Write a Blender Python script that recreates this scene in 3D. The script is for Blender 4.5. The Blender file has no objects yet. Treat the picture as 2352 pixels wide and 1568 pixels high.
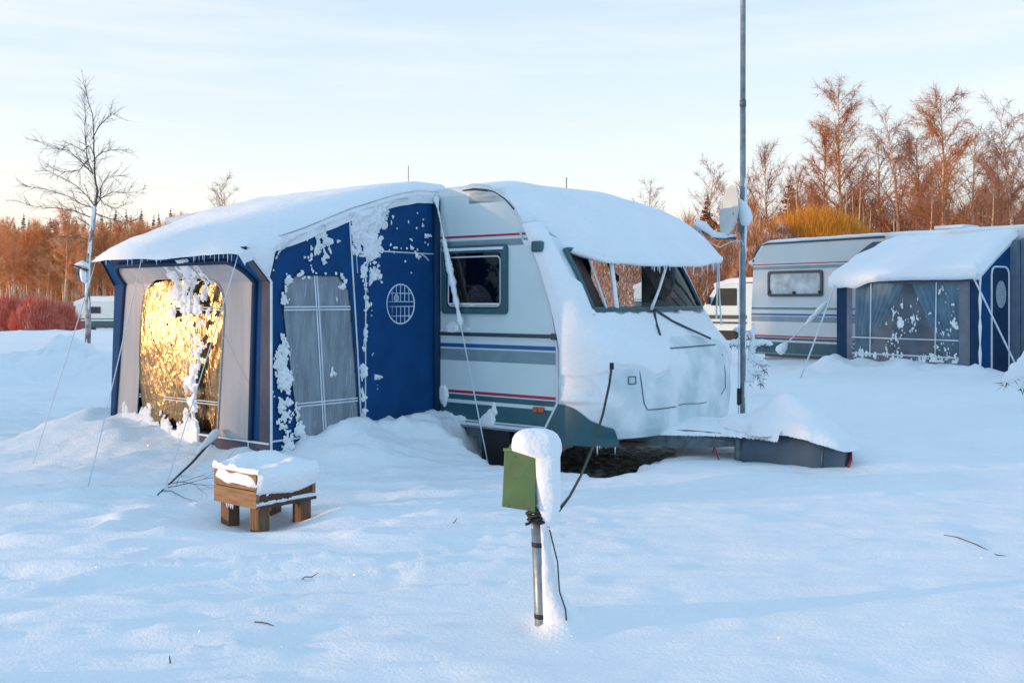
import bpy, math, random
import numpy as np
from mathutils import Vector, Matrix

random.seed(7); np.random.seed(7)
R = math.radians
scene = bpy.context.scene
COL = scene.collection

# ------------------------------------------------------------------ camera
W, H = 1024, 682
F = 2250.0            # focal length in the units of a 2352 px wide picture
EYE = 1.58
HZ = 690.0
cam_d = bpy.data.cameras.new("camera")
cam = bpy.data.objects.new("camera", cam_d); COL.objects.link(cam)
cam.location = (0, 0, EYE); cam.rotation_euler = (R(90), 0, 0)
cam_d.sensor_width = 36.0; cam_d.lens = 36.0 * F / 2352.0
cam_d.shift_y = -(784 - HZ) / 2352.0
cam_d.clip_end = 3000; cam_d.clip_start = 0.05
scene.camera = cam
scene.render.resolution_x = W; scene.render.resolution_y = H
scene.view_settings.view_transform = 'Standard'
scene.view_settings.look = 'None'
scene.view_settings.exposure = 0

def px(x, Y, y=None, z=None):
    """ground plan position of a column of the photograph at depth Y"""
    X = (x - 1176) / F * Y
    if y is not None: z = EYE - (y - HZ) / F * Y
    return (X, Y, z)

# ------------------------------------------------------------------ light
SUN_EL = R(4.0)
sx, sy = -0.965, -0.26
n_ = math.hypot(sx, sy); sx /= n_; sy /= n_
SUN = Vector((sx * math.cos(SUN_EL), sy * math.cos(SUN_EL), math.sin(SUN_EL)))
sl = bpy.data.lights.new("sun", 'SUN'); sl.energy = 3.3; sl.angle = R(0.6); sl.color = (1.0, 0.58, 0.28)
so = bpy.data.objects.new("sun", sl); COL.objects.link(so)
so.rotation_euler = (-SUN).to_track_quat('-Z', 'Y').to_euler()
so.location = (-30, -8, 12)

world = bpy.data.worlds.new("World"); scene.world = world; world.use_nodes = True
nt = world.node_tree; nt.nodes.clear()
def N(t, kind, **kw):
    n = t.nodes.new(kind)
    for k, v in kw.items(): setattr(n, k, v)
    return n
L = nt.links.new
out = N(nt, 'ShaderNodeOutputWorld')
sky = N(nt, 'ShaderNodeTexSky'); sky.sky_type = 'NISHITA'; sky.sun_disc = False
sky.sun_elevation = SUN_EL; sky.sun_rotation = math.atan2(sx, sy); sky.air_density = 1.0; sky.dust_density = 0.6
bg1 = N(nt, 'ShaderNodeBackground'); bg1.inputs[1].default_value = 0.05
L(sky.outputs[0], bg1.inputs[0])
tc = N(nt, 'ShaderNodeTexCoord')
sep = N(nt, 'ShaderNodeSeparateXYZ'); L(tc.outputs['Generated'], sep.inputs[0])
# thin veils of cirrus, stretched level
mp = N(nt, 'ShaderNodeMapping'); mp.inputs['Scale'].default_value = (1.6, 1.6, 16.0); mp.inputs['Rotation'].default_value = (0, 0.06, 0)
L(tc.outputs['Generated'], mp.inputs[0])
cn = N(nt, 'ShaderNodeTexNoise'); cn.inputs['Scale'].default_value = 1.6; cn.inputs['Detail'].default_value = 7; cn.inputs['Roughness'].default_value = 0.55
L(mp.outputs[0], cn.inputs['Vector'])
ramp = N(nt, 'ShaderNodeValToRGB')
els = ramp.color_ramp.elements
stops = [(0.0, (0.97, 0.91, 0.84)), (0.07, (0.93, 0.93, 0.93)), (0.13, (0.83, 0.905, 0.96)), (0.22, (0.71, 0.83, 0.95)), (0.32, (0.58, 0.735, 0.92)), (0.6, (0.49, 0.705, 1.0)), (1.0, (0.455, 0.69, 1.0))]
els[0].position = 0; els[1].position = 1
for p, c in stops[1:-1]:
    els.new(p)
for e, (p, c) in zip(sorted(els, key=lambda e: e.position), stops):
    e.color = (*c, 1)
L(sep.outputs[2], ramp.inputs[0])
cr = N(nt, 'ShaderNodeValToRGB'); cr.color_ramp.elements[0].position = 0.44; cr.color_ramp.elements[1].position = 0.70
cr.color_ramp.elements[1].color = (0.62, 0.62, 0.62, 1)
L(cn.outputs[0], cr.inputs[0])
mixc = N(nt, 'ShaderNodeMixRGB'); L(cr.outputs[0], mixc.inputs[0]); L(ramp.outputs[0], mixc.inputs[1]); mixc.inputs[2].default_value = (0.92, 0.94, 0.96, 1)
# the sky opposite the picture is a colder blue than the pale band in view
back = N(nt, 'ShaderNodeMapRange'); back.inputs[1].default_value = 0.55; back.inputs[2].default_value = -0.2; L(sep.outputs[1], back.inputs[0])
cold = N(nt, 'ShaderNodeMixRGB'); L(back.outputs[0], cold.inputs[0]); L(mixc.outputs[0], cold.inputs[1]); cold.inputs[2].default_value = (0.42, 0.66, 0.93, 1); mixc = cold
# glow of the low sun along the horizon on its side of the sky
dot = N(nt, 'ShaderNodeVectorMath', operation='DOT_PRODUCT'); L(tc.outputs['Generated'], dot.inputs[0]); dot.inputs[1].default_value = SUN
mr = N(nt, 'ShaderNodeMapRange'); mr.inputs[1].default_value = -0.35; mr.inputs[2].default_value = 1.0; L(dot.outputs['Value'], mr.inputs[0])
pw = N(nt, 'ShaderNodeMath', operation='POWER'); pw.inputs[1].default_value = 3.0; L(mr.outputs[0], pw.inputs[0])
low = N(nt, 'ShaderNodeMapRange'); low.inputs[1].default_value = 0.0; low.inputs[2].default_value = 0.35; low.inputs[3].default_value = 1.0; low.inputs[4].default_value = 0.0
L(sep.outputs[2], low.inputs[0])
lp = N(nt, 'ShaderNodeMath', operation='POWER'); lp.inputs[1].default_value = 2.2; L(low.outputs[0], lp.inputs[0])
gm = N(nt, 'ShaderNodeMath', operation='MULTIPLY'); L(pw.outputs[0], gm.inputs[0]); L(lp.outputs[0], gm.inputs[1])
glow = N(nt, 'ShaderNodeMixRGB', blend_type='ADD'); L(gm.outputs[0], glow.inputs[0]); L(mixc.outputs[0], glow.inputs[1]); glow.inputs[2].default_value = (1.0, 0.42, 0.10, 1)
wl_m = N(nt, 'ShaderNodeMapRange'); wl_m.inputs[1].default_value = 0.05; wl_m.inputs[2].default_value = -0.5; wl_m.inputs[4].default_value = 0.75; L(sep.outputs[0], wl_m.inputs[0])
lo2 = N(nt, 'ShaderNodeMapRange'); lo2.inputs[1].default_value = 0.16; lo2.inputs[2].default_value = 0.03; L(sep.outputs[2], lo2.inputs[0])
crm = N(nt, 'ShaderNodeMath', operation='MULTIPLY'); L(wl_m.outputs[0], crm.inputs[0]); L(lo2.outputs[0], crm.inputs[1])
crx = N(nt, 'ShaderNodeMixRGB'); L(crm.outputs[0], crx.inputs[0]); L(glow.outputs[0], crx.inputs[1]); crx.inputs[2].default_value = (1.02, 0.90, 0.76, 1); glow = crx
bg2 = N(nt, 'ShaderNodeBackground'); bg2.inputs[1].default_value = 1.0; L(glow.outputs[0], bg2.inputs[0])
add = N(nt, 'ShaderNodeAddShader'); L(bg1.outputs[0], add.inputs[0]); L(bg2.outputs[0], add.inputs[1]); L(add.outputs[0], out.inputs[0])

# ------------------------------------------------------------------ noise
def _hash(ix, iy, seed):
    h = (ix.astype(np.int64) * 374761393 + iy.astype(np.int64) * 668265263 + seed * 1442695041) & 0xFFFFFFFF
    h = ((h ^ (h >> 13)) * 1274126177) & 0xFFFFFFFF
    h = h ^ (h >> 16)
    return (h & 0xFFFF) / 65535.0
def vnoise(x, y, seed=0):
    x = np.asarray(x, float); y = np.asarray(y, float)
    ix = np.floor(x); iy = np.floor(y); fx = x - ix; fy = y - iy
    fx = fx * fx * fx * (fx * (fx * 6 - 15) + 10); fy = fy * fy * fy * (fy * (fy * 6 - 15) + 10)
    a = _hash(ix, iy, seed); b = _hash(ix + 1, iy, seed); c = _hash(ix, iy + 1, seed); d = _hash(ix + 1, iy + 1, seed)
    return (a * (1 - fx) + b * fx) * (1 - fy) + (c * (1 - fx) + d * fx) * fy
def fbm(x, y, seed=0, oct=4, gain=0.5):
    s = 0; amp = 1; tot = 0
    for o in range(oct):
        s = s + amp * (vnoise(np.asarray(x) * 2 ** o + 17.3 * o, np.asarray(y) * 2 ** o + 9.1 * o, seed + o) * 2 - 1); tot += amp; amp *= gain
    return s / tot
def sm(a, b, x):
    t = np.clip((np.asarray(x, float) - a) / (b - a), 0, 1); return t * t * (3 - 2 * t)
def ip(x, xs, ys): return np.interp(x, xs, ys)

# ------------------------------------------------------------------ materials
MATS = {}
def mat(name, col, rough=0.6, var=0.12, vscale=6.0, bump=0.0, bscale=80.0, metal=0.0, spec=0.5, col2=None, thr=None, stretch=(1, 1, 1), detail=5, bdist=0.01):
    m = bpy.data.materials.new(name); m.use_nodes = True; t = m.node_tree
    b = t.nodes['Principled BSDF']; b.inputs['Roughness'].default_value = rough; b.inputs['Metallic'].default_value = metal
    b.inputs['Specular IOR Level'].default_value = spec
    tc = N(t, 'ShaderNodeTexCoord'); mp = N(t, 'ShaderNodeMapping'); mp.inputs['Scale'].default_value = stretch
    t.links.new(tc.outputs['Object'], mp.inputs[0])
    nz = N(t, 'ShaderNodeTexNoise'); nz.inputs['Scale'].default_value = vscale; nz.inputs['Detail'].default_value = detail
    t.links.new(mp.outputs[0], nz.inputs['Vector'])
    r = N(t, 'ShaderNodeValToRGB')
    if col2 is None:
        c1 = tuple(max(0, c * (1 - var)) for c in col); c2 = tuple(min(1, c * (1 + var)) for c in col)
    else: c1, c2 = col, col2
    lo, hi = thr if thr else (0.3, 0.7)
    r.color_ramp.elements[0].position = lo; r.color_ramp.elements[1].position = hi
    r.color_ramp.elements[0].color = (*c1, 1); r.color_ramp.elements[1].color = (*c2, 1)
    t.links.new(nz.outputs[0], r.inputs[0]); t.links.new(r.outputs[0], b.inputs['Base Color'])
    if bump:
        n2 = N(t, 'ShaderNodeTexNoise'); n2.inputs['Scale'].default_value = bscale; n2.inputs['Detail'].default_value = 4
        t.links.new(mp.outputs[0], n2.inputs['Vector'])
        bp = N(t, 'ShaderNodeBump'); bp.inputs['Strength'].default_value = bump; bp.inputs['Distance'].default_value = bdist
        t.links.new(n2.outputs[0], bp.inputs['Height']); t.links.new(bp.outputs[0], b.inputs['Normal'])
    MATS[name] = m; return m

SNOW = mat('snow', (0.86, 0.885, 0.91), 0.75, 0.025, 3.0, 0.35, 45, spec=0.25, bdist=0.012)
def two_scale(m, s1=7, st1=0.45, d1=0.05):
    t = m.node_tree; b = t.nodes['Principled BSDF']; old = b.inputs['Normal'].links[0].from_node
    tc = N(t, 'ShaderNodeTexCoord'); a = N(t, 'ShaderNodeTexNoise'); a.inputs['Scale'].default_value = s1; a.inputs['Detail'].default_value = 7; a.inputs['Roughness'].default_value = 0.6
    t.links.new(tc.outputs['Object'], a.inputs['Vector']); b1 = N(t, 'ShaderNodeBump'); b1.inputs['Strength'].default_value = st1; b1.inputs['Distance'].default_value = d1
    t.links.new(a.outputs[0], b1.inputs['Height']); t.links.new(b1.outputs[0], old.inputs['Normal'])
two_scale(SNOW)
def snow_ground_mat():
    m = mat('snow_field', (0.86, 0.885, 0.91), 0.75, 0.02, 1.2, spec=0.25)
    t = m.node_tree; b = t.nodes['Principled BSDF']
    tc = N(t, 'ShaderNodeTexCoord')
    mp = N(t, 'ShaderNodeMapping'); mp.inputs['Scale'].default_value = (1.0, 2.2, 1.0); mp.inputs['Rotation'].default_value = (0, 0, R(-14)); t.links.new(tc.outputs['Object'], mp.inputs[0])
    a = N(t, 'ShaderNodeTexNoise'); a.inputs['Scale'].default_value = 6; a.inputs['Detail'].default_value = 8; a.inputs['Roughness'].default_value = 0.62
    t.links.new(mp.outputs[0], a.inputs['Vector'])
    c = N(t, 'ShaderNodeTexNoise'); c.inputs['Scale'].default_value = 70; c.inputs['Detail'].default_value = 4; t.links.new(tc.outputs['Object'], c.inputs['Vector'])
    b1 = N(t, 'ShaderNodeBump'); b1.inputs['Strength'].default_value = 0.36; b1.inputs['Distance'].default_value = 0.045; t.links.new(a.outputs[0], b1.inputs['Height'])
    b2 = N(t, 'ShaderNodeBump'); b2.inputs['Strength'].default_value = 0.4; b2.inputs['Distance'].default_value = 0.012
    t.links.new(c.outputs[0], b2.inputs['Height']); t.links.new(b1.outputs[0], b2.inputs['Normal']); t.links.new(b2.outputs[0], b.inputs['Normal'])
    v = N(t, 'ShaderNodeTexVoronoi'); v.inputs['Scale'].default_value = 130; t.links.new(tc.outputs['Object'], v.inputs['Vector'])
    sub = N(t, 'ShaderNodeVectorMath', operation='SUBTRACT'); sub.inputs[1].default_value = (0.5, 0.5, 0.35); t.links.new(v.outputs['Color'], sub.inputs[0])
    nn = N(t, 'ShaderNodeVectorMath', operation='NORMALIZE'); t.links.new(sub.outputs[0], nn.inputs[0])
    g = N(t, 'ShaderNodeBsdfGlossy'); g.inputs['Roughness'].default_value = 0.22; t.links.new(nn.outputs[0], g.inputs['Normal'])
    sp = N(t, 'ShaderNodeSeparateXYZ'); t.links.new(v.outputs['Color'], sp.inputs[0])
    wn = N(t, 'ShaderNodeTexWhiteNoise'); t.links.new(v.outputs['Position'], wn.inputs['Vector'])
    m1 = N(t, 'ShaderNodeMath', operation='GREATER_THAN'); m1.inputs[1].default_value = 0.9955; t.links.new(wn.outputs['Value'], m1.inputs[0])
    m2 = N(t, 'ShaderNodeMath', operation='LESS_THAN'); m2.inputs[1].default_value = 0.34; t.links.new(v.outputs['Distance'], m2.inputs[0])
    m3 = N(t, 'ShaderNodeMath', operation='MULTIPLY'); t.links.new(m1.outputs[0], m3.inputs[0]); t.links.new(m2.outputs[0], m3.inputs[1])
    t.links.new(m3.outputs[0], g.inputs[0])
    mx = N(t, 'ShaderNodeAddShader'); t.links.new(b.outputs[0], mx.inputs[0]); t.links.new(g.outputs[0], mx.inputs[1])
    t.links.new(mx.outputs[0], t.nodes['Material Output'].inputs['Surface'])
    return m
SNOWF = snow_ground_mat()
WHITE = mat('caravan_white', (0.62, 0.73, 0.74), 0.35, 0.04, 2.5, 0.05, 30)
CAPW = mat('front_panel_white', (0.52, 0.63, 0.67), 0.5, 0.07, 3.2, 0.5, 22, col2=(0.80, 0.84, 0.87), thr=(0.36, 0.60), detail=9)
RED = mat('red_stripe', (0.45, 0.02, 0.06), 0.4)
BLUE = mat('blue_stripe', (0.02, 0.10, 0.30), 0.4)
GREYS = mat('grey_stripe', (0.20, 0.29, 0.33), 0.4)
TEAL = mat('teal_paint', (0.025, 0.105, 0.135), 0.4, 0.2, 5, 0.05, 40)
TEALL = mat('teal_frame', (0.035, 0.11, 0.13), 0.45, 0.15, 8)
RAIL = mat('dark_rail', (0.04, 0.06, 0.07), 0.4)
TRIM = mat('white_trim', (0.72, 0.76, 0.80), 0.4, 0.05)
DARK = mat('interior_shade_black', (0.012, 0.010, 0.012), 0.7, 0.3)  # interior shade held in a near-black base colour
CURT = mat('brown_curtain', (0.16, 0.085, 0.06), 0.9, 0.25, 10, 0.6, 14, stretch=(6, 6, 0.3))
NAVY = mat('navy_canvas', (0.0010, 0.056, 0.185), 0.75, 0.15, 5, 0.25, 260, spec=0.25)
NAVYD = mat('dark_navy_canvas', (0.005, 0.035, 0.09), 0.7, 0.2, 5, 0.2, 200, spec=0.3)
GREYC = mat('grey_canvas', (0.085, 0.085, 0.115), 0.75, 0.15, 6, 0.25, 200, spec=0.3)
BEIGE = mat('pale_curtain', (0.43, 0.42, 0.43), 0.7, 0.09, 3, 0.4, 2.2, stretch=(5, 5, 0.5), bdist=0.03)
PIPE = mat('white_piping', (0.66, 0.72, 0.78), 0.5)
STEEL = mat('galvanised_steel', (0.22, 0.27, 0.31), 0.42, 0.25, 14, 0.1, 60, metal=0.6)
STEELD = mat('dark_steel', (0.10, 0.135, 0.15), 0.5, 0.3, 14, metal=0.3)
BLACK = mat('black_rubber', (0.012, 0.013, 0.016), 0.6, 0.3)
GREEN = mat('green_enamel', (0.085, 0.155, 0.055), 0.5, 0.14, 9, 0.08, 60)
WOOD = mat('pine_board', (0.26, 0.15, 0.075), 0.7, 0.35, 7, 0.35, 30, stretch=(1, 1, 9))
WOODV = mat('pine_post', (0.15, 0.08, 0.042), 0.75, 0.35, 9, 0.35, 30, stretch=(8, 8, 1))
WOODD = mat('dark_board', (0.09, 0.04, 0.028), 0.75, 0.4, 8, 0.4, 30, stretch=(1, 1, 9))
ORANGE = mat('orange_lens', (0.55, 0.09, 0.015), 0.3, 0.25, 30)
DISH = mat('dish_grey', (0.50, 0.55, 0.57), 0.45, 0.05)
COVER = mat('grey_cover', (0.07, 0.105, 0.145), 0.8, 0.15, 5, 0.4, 9, bdist=0.03)
REDP = mat('red_piping', (0.35, 0.01, 0.06), 0.5)
ICE = mat('ice', (0.78, 0.83, 0.88), 0.15, 0.05)
SOIL = mat('frozen_soil', (0.07, 0.07, 0.05), 0.95, 0.2, 13, 0.9, 30, col2=(0.42, 0.40, 0.35), thr=(0.42, 0.72), detail=9, bdist=0.04)
BARKW = mat('birch_bark', (0.78, 0.56, 0.38), 0.85, 0.2, 5, 0.3, 20, col2=(0.20, 0.10, 0.06), thr=(0.54, 0.76), stretch=(1, 1, 3))
TWIG = mat('birch_twig', (0.40, 0.125, 0.028), 0.9, 0.35, 0.7, col2=(0.52, 0.24, 0.08), thr=(0.4, 0.75))
TWIGL = mat('far_wood_twig', (0.76, 0.31, 0.10), 0.9, 0.35, 0.5, col2=(0.86, 0.52, 0.28), thr=(0.4, 0.7))
BARKD = mat('dark_bark', (0.07, 0.06, 0.055), 0.9, 0.4, 6, 0.3, 20)  # dark grey-brown bark for stems, twigs and spruce trunks
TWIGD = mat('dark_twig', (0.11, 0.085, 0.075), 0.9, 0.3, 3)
TWIGP = mat('purple_twig', (0.30, 0.115, 0.06), 0.9, 0.35, 0.7, col2=(0.42, 0.24, 0.17), thr=(0.4, 0.75))
FROST = mat('frosted_twig', (0.38, 0.15, 0.06), 0.9, 0.3, 2.2, col2=(0.80, 0.70, 0.64), thr=(0.5, 0.66))
REDT = mat('red_dogwood_twig', (0.62, 0.10, 0.055), 0.8, 0.35, 2.5, col2=(0.80, 0.42, 0.32), thr=(0.4, 0.75))
YEL = mat('yellow_willow_twig', (0.86, 0.36, 0.02), 0.8, 0.3, 2.2, col2=(0.50, 0.24, 0.05), thr=(0.4, 0.7))
SPR = mat('spruce_needles', (0.030, 0.032, 0.022), 0.9, 0.3, 1.2, col2=(0.26, 0.24, 0.24), thr=(0.5, 0.8))
SPRB = mat('brown_spruce_needles', (0.26, 0.09, 0.04), 0.9, 0.3, 1.2, col2=(0.40, 0.17, 0.09), thr=(0.45, 0.75))

two_scale(NAVY, 2.6, 0.6, 0.06); two_scale(GREYC, 2.6, 0.5, 0.05)
def glass(name, tint=(0.9, 0.95, 1.0), transp=0.75, rough=0.03, ior=1.55, bump=0.0, bscale=4, stretch=(1, 1, 1), diff=None, diffmix=0.0, rot=0.0, gcol=(1, 1, 1), dcon=0.4):
    """film or pane: see-through by 'transp', reflecting by Fresnel, optionally milky"""
    m = bpy.data.materials.new(name); m.use_nodes = True; t = m.node_tree; t.nodes.clear(); l = t.links.new
    o = N(t, 'ShaderNodeOutputMaterial'); tr = N(t, 'ShaderNodeBsdfTransparent'); tr.inputs[0].default_value = (*[c * transp for c in tint], 1)
    gl = N(t, 'ShaderNodeBsdfGlossy'); gl.inputs['Roughness'].default_value = rough; gl.inputs[0].default_value = (*gcol, 1)
    fr = N(t, 'ShaderNodeFresnel'); fr.inputs[0].default_value = ior
    tc = N(t, 'ShaderNodeTexCoord'); mp = N(t, 'ShaderNodeMapping'); mp.inputs['Scale'].default_value = stretch; mp.inputs['Rotation'].default_value = (rot, 0, 0); l(tc.outputs['Object'], mp.inputs[0])
    if bump:
        nz = N(t, 'ShaderNodeTexNoise'); nz.inputs['Scale'].default_value = bscale; nz.inputs['Detail'].default_value = 3; l(mp.outputs[0], nz.inputs['Vector'])
        n3 = N(t, 'ShaderNodeTexNoise'); n3.inputs['Scale'].default_value = bscale * 3.3; n3.inputs['Distortion'].default_value = 1.2; l(mp.outputs[0], n3.inputs['Vector'])
        ad = N(t, 'ShaderNodeMath', operation='MULTIPLY_ADD'); ad.inputs[1].default_value = 0.35; l(n3.outputs[0], ad.inputs[0]); l(nz.outputs[0], ad.inputs[2])
        bp = N(t, 'ShaderNodeBump'); bp.inputs['Strength'].default_value = bump; bp.inputs['Distance'].default_value = 0.05
        l(ad.outputs[0], bp.inputs['Height']); l(bp.outputs[0], gl.inputs['Normal']); l(bp.outputs[0], fr.inputs['Normal'])
    base = tr.outputs[0]
    if diff:
        df = N(t, 'ShaderNodeBsdfDiffuse'); nz2 = N(t, 'ShaderNodeTexNoise'); nz2.inputs['Scale'].default_value = 5; nz2.inputs['Detail'].default_value = 6; l(mp.outputs[0], nz2.inputs['Vector'])
        r = N(t, 'ShaderNodeValToRGB'); r.color_ramp.elements[0].color = (*[c * (1 - dcon) for c in diff], 1); r.color_ramp.elements[1].color = (*[min(1, c * (1 + dcon)) for c in diff], 1)
        r.color_ramp.elements[0].position = 0.3; r.color_ramp.elements[1].position = 0.7
        l(nz2.outputs[0], r.inputs[0]); l(r.outputs[0], df.inputs[0])
        mx = N(t, 'ShaderNodeMixShader'); mx.inputs[0].default_value = diffmix; l(tr.outputs[0], mx.inputs[1]); l(df.outputs[0], mx.inputs[2]); base = mx.outputs[0]
    m2 = N(t, 'ShaderNodeMixShader'); l(fr.outputs[0], m2.inputs[0]); l(base, m2.inputs[1]); l(gl.outputs[0], m2.inputs[2]); l(m2.outputs[0], o.inputs[0])
    MATS[name] = m; return m
GLASS = glass('window_glass', transp=0.7, ior=1.6)
FGLASS = glass('front_window_glass', transp=0.85, ior=1.22, tint=(0.8, 0.85, 0.9))
FILM = glass('crinkled_film', transp=0.35, rough=0.27, ior=1.7, bump=0.36, bscale=4.2, stretch=(2.4, 2.4, 0.8), tint=(0.8, 0.7, 0.55), diff=(0.20, 0.145, 0.10), diffmix=0.7, dcon=0.55, gcol=(0.30, 0.225, 0.135), rot=0.0)
FILMS = glass('misted_film', transp=0.6, rough=0.35, ior=1.3, bump=0.25, bscale=3.0, stretch=(1, 3.2, 0.6), diff=(0.25, 0.30, 0.345), diffmix=0.85, rot=0.5, dcon=0.28)
FILMR = glass('clear_film', transp=0.95, rough=0.5, ior=1.2, bump=0.2, bscale=3, diff=(0.24, 0.29, 0.36), diffmix=0.3)
FROSTG = glass('frosted_pane', transp=0.5, rough=0.3, ior=1.5, diff=(0.50, 0.58, 0.60), diffmix=0.85)

# ------------------------------------------------------------------ mesh helper
class MB:
    def __init__(s): s.v = []; s.f = []; s.m = []
    def add(s, vs, fs, mi=0):
        o = len(s.v); s.v.extend([tuple(map(float, p)) for p in vs]); s.f.extend([tuple(i + o for i in f) for f in fs]); s.m.extend([mi] * len(fs)); return s
    def box(s, c, d, rz=0, mi=0, M=None):
        x, y, z = [k / 2 for k in d]
        vs = [Vector(p) for p in [(-x, -y, -z), (x, -y, -z), (x, y, -z), (-x, y, -z), (-x, -y, z), (x, -y, z), (x, y, z), (-x, y, z)]]
        if M is None: M = Matrix.Rotation(rz, 3, 'Z')
        vs = [M @ p + Vector(c) for p in vs]
        return s.add(vs, [(0, 3, 2, 1), (4, 5, 6, 7), (0, 1, 5, 4), (1, 2, 6, 5), (2, 3, 7, 6), (3, 0, 4, 7)], mi)
    def tube(s, pts, r, n=6, mi=0, cap=True):
        P = [Vector(p) for p in pts]; k = len(P)
        rs = [r] * k if not hasattr(r, '__len__') else list(r)
        vs = []; fs = []; ref = None
        for i in range(k):
            t = (P[min(i + 1, k - 1)] - P[max(i - 1, 0)])
            t = t.normalized() if t.length > 1e-9 else Vector((0, 0, 1))
            if ref is None: ref = Vector((0, 0, 1)) if abs(t.z) < 0.9 else Vector((1, 0, 0))
            a = t.cross(ref)
            if a.length < 1e-6: a = t.cross(Vector((0.3, 0.9, 0.1)))
            a.normalize(); b = t.cross(a); ref = a.cross(t)
            for j in range(n):
                an = 2 * math.pi * j / n; vs.append(P[i] + (a * math.cos(an) + b * math.sin(an)) * rs[i])
        for i in range(k - 1):
            for j in range(n):
                fs.append((i * n + j, i * n + (j + 1) % n, (i + 1) * n + (j + 1) % n, (i + 1) * n + j))
        if cap: fs.append(tuple(range(n))[::-1]); fs.append(tuple((k - 1) * n + j for j in range(n)))
        return s.add(vs, fs, mi)
    def grid(s, fn, us, vs_, mi=0, keep=None, flip=False):
        """fn(u, v) -> xyz"""
        a = [fn(u, v) for v in vs_ for u in us]; nu = len(us); fs = []
        for j in range(len(vs_) - 1):
            for i in range(nu - 1):
                if keep and not keep(0.5 * (us[i] + us[i + 1]), 0.5 * (vs_[j] + vs_[j + 1])): continue
                q = (j * nu + i, j * nu + i + 1, (j + 1) * nu + i + 1, (j + 1) * nu + i); fs.append(q[::-1] if flip else q)
        return s.add(a, fs, mi)
    def arr(s, A, keep=None, mi=0, closed_u=False):
        """A: (rows, cols, 3) array"""
        A = np.asarray(A); nr, nc = A.shape[:2]; fs = []
        for j in range(nr - 1):
            for i in range(nc if closed_u else nc - 1):
                i2 = (i + 1) % nc
                if keep is not None and not (keep[j, i] or keep[j, i2] or keep[j + 1, i2] or keep[j + 1, i]): continue
                fs.append((j * nc + i, j * nc + i2, (j + 1) * nc + i2, (j + 1) * nc + i))
        return s.add(A.reshape(-1, 3), fs, mi)
    def poly(s, pts, mi=0): return s.add(pts, [tuple(range(len(pts)))], mi)
    def lathe(s, prof, n=24, M=None, mi=0):
        vs = []; fs = []
        for r, z in prof:
            for j in range(n):
                a = 2 * math.pi * j / n; p = Vector((r * math.cos(a), r * math.sin(a), z)); vs.append(M @ p if M else p)
        for i in range(len(prof) - 1):
            for j in range(n): fs.append((i * n + j, i * n + (j + 1) % n, (i + 1) * n + (j + 1) % n, (i + 1) * n + j))
        return s.add(vs, fs, mi)
    def build(s, name, mats, parent=None, smooth=False, loc=None, bevel=0):
        me = bpy.data.meshes.new(name)
        used = sorted(set(i for f in s.f for i in f))
        if len(used) < len(s.v):
            mp = {o: k for k, o in enumerate(used)}; s.v = [s.v[i] for i in used]; s.f = [tuple(mp[i] for i in f) for f in s.f]
        me.from_pydata(s.v, [], s.f)
        for m in (mats if isinstance(mats, (list, tuple)) else [mats]): me.materials.append(m)
        me.polygons.foreach_set('material_index', s.m)
        if smooth: me.polygons.foreach_set('use_smooth', [True] * len(me.polygons))
        me.update()
        o = bpy.data.objects.new(name, me); COL.objects.link(o)
        if parent: o.parent = parent
        if loc: o.location = loc
        if bevel:
            bv = o.modifiers.new('bevel', 'BEVEL'); bv.width = bevel; bv.segments = 2; bv.limit_method = 'ANGLE'
        return o

def tag(o, label, cat, group=None, kind=None):
    if label: o['label'] = label
    if cat: o['category'] = cat
    if group: o['group'] = group
    if kind: o['kind'] = kind
    return o
def thing(name, label, cat, loc=(0, 0, 0), rz=0, group=None):
    o = bpy.data.objects.new(name, None); COL.objects.link(o); o.location = loc; o.rotation_euler = (0, 0, rz); o.empty_display_size = 0.2
    return tag(o, label, cat, group)
def dup(root, loc, rz=0, sc=1, label=None, group=None):
    r = root.copy(); COL.objects.link(r); r.location = loc; r.rotation_euler = (0, 0, rz); r.scale = (sc, sc, sc) if not hasattr(sc, '__len__') else sc
    if label: r['label'] = label
    if group: r['group'] = group
    for ch in root.children:
        c = ch.copy(); COL.objects.link(c); c.parent = r
        for g in ch.children:
            d = g.copy(); COL.objects.link(d); d.parent = c
    return r

def sheet(name, parent, P, Nrm, th, mats=SNOW, smooth=True, sink=0.004, loc=None):
    """snow lying on a surface: positions P, normals Nrm and thickness th as arrays; where th < 0 the sheet dives under and is dropped"""
    P = np.asarray(P, float); Nrm = np.asarray(Nrm, float)
    A = P + Nrm * np.maximum(th, -sink)[..., None]
    mb = MB(); mb.arr(A, keep=th > 0)
    if not mb.f: return None
    return mb.build(name, mats, parent, smooth, loc)

# ------------------------------------------------------------------ main caravan frame
C0 = Vector((0.36, 7.80, 0.0)); ROT = math.atan2(-0.614, 0.789)
ca, sa = math.cos(ROT), math.sin(ROT)
def c2w(x, y, z=0): return Vector((C0.x + x * ca - y * sa, C0.y + x * sa + y * ca, z))
def w2c(X, Y): dx = X - C0.x; dy = Y - C0.y; return (dx * ca + dy * sa, -dx * sa + dy * ca)
# second caravan on the right
RL = Vector((4.52, 18.5, 0.12)); RROT = math.atan2(-0.802, 0.597)
rca, rsa = math.cos(RROT), math.sin(RROT)
def r2w(x, y, z=0): return Vector((RL.x + x * rca - y * rsa, RL.y + x * rsa + y * rca, z))

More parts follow.
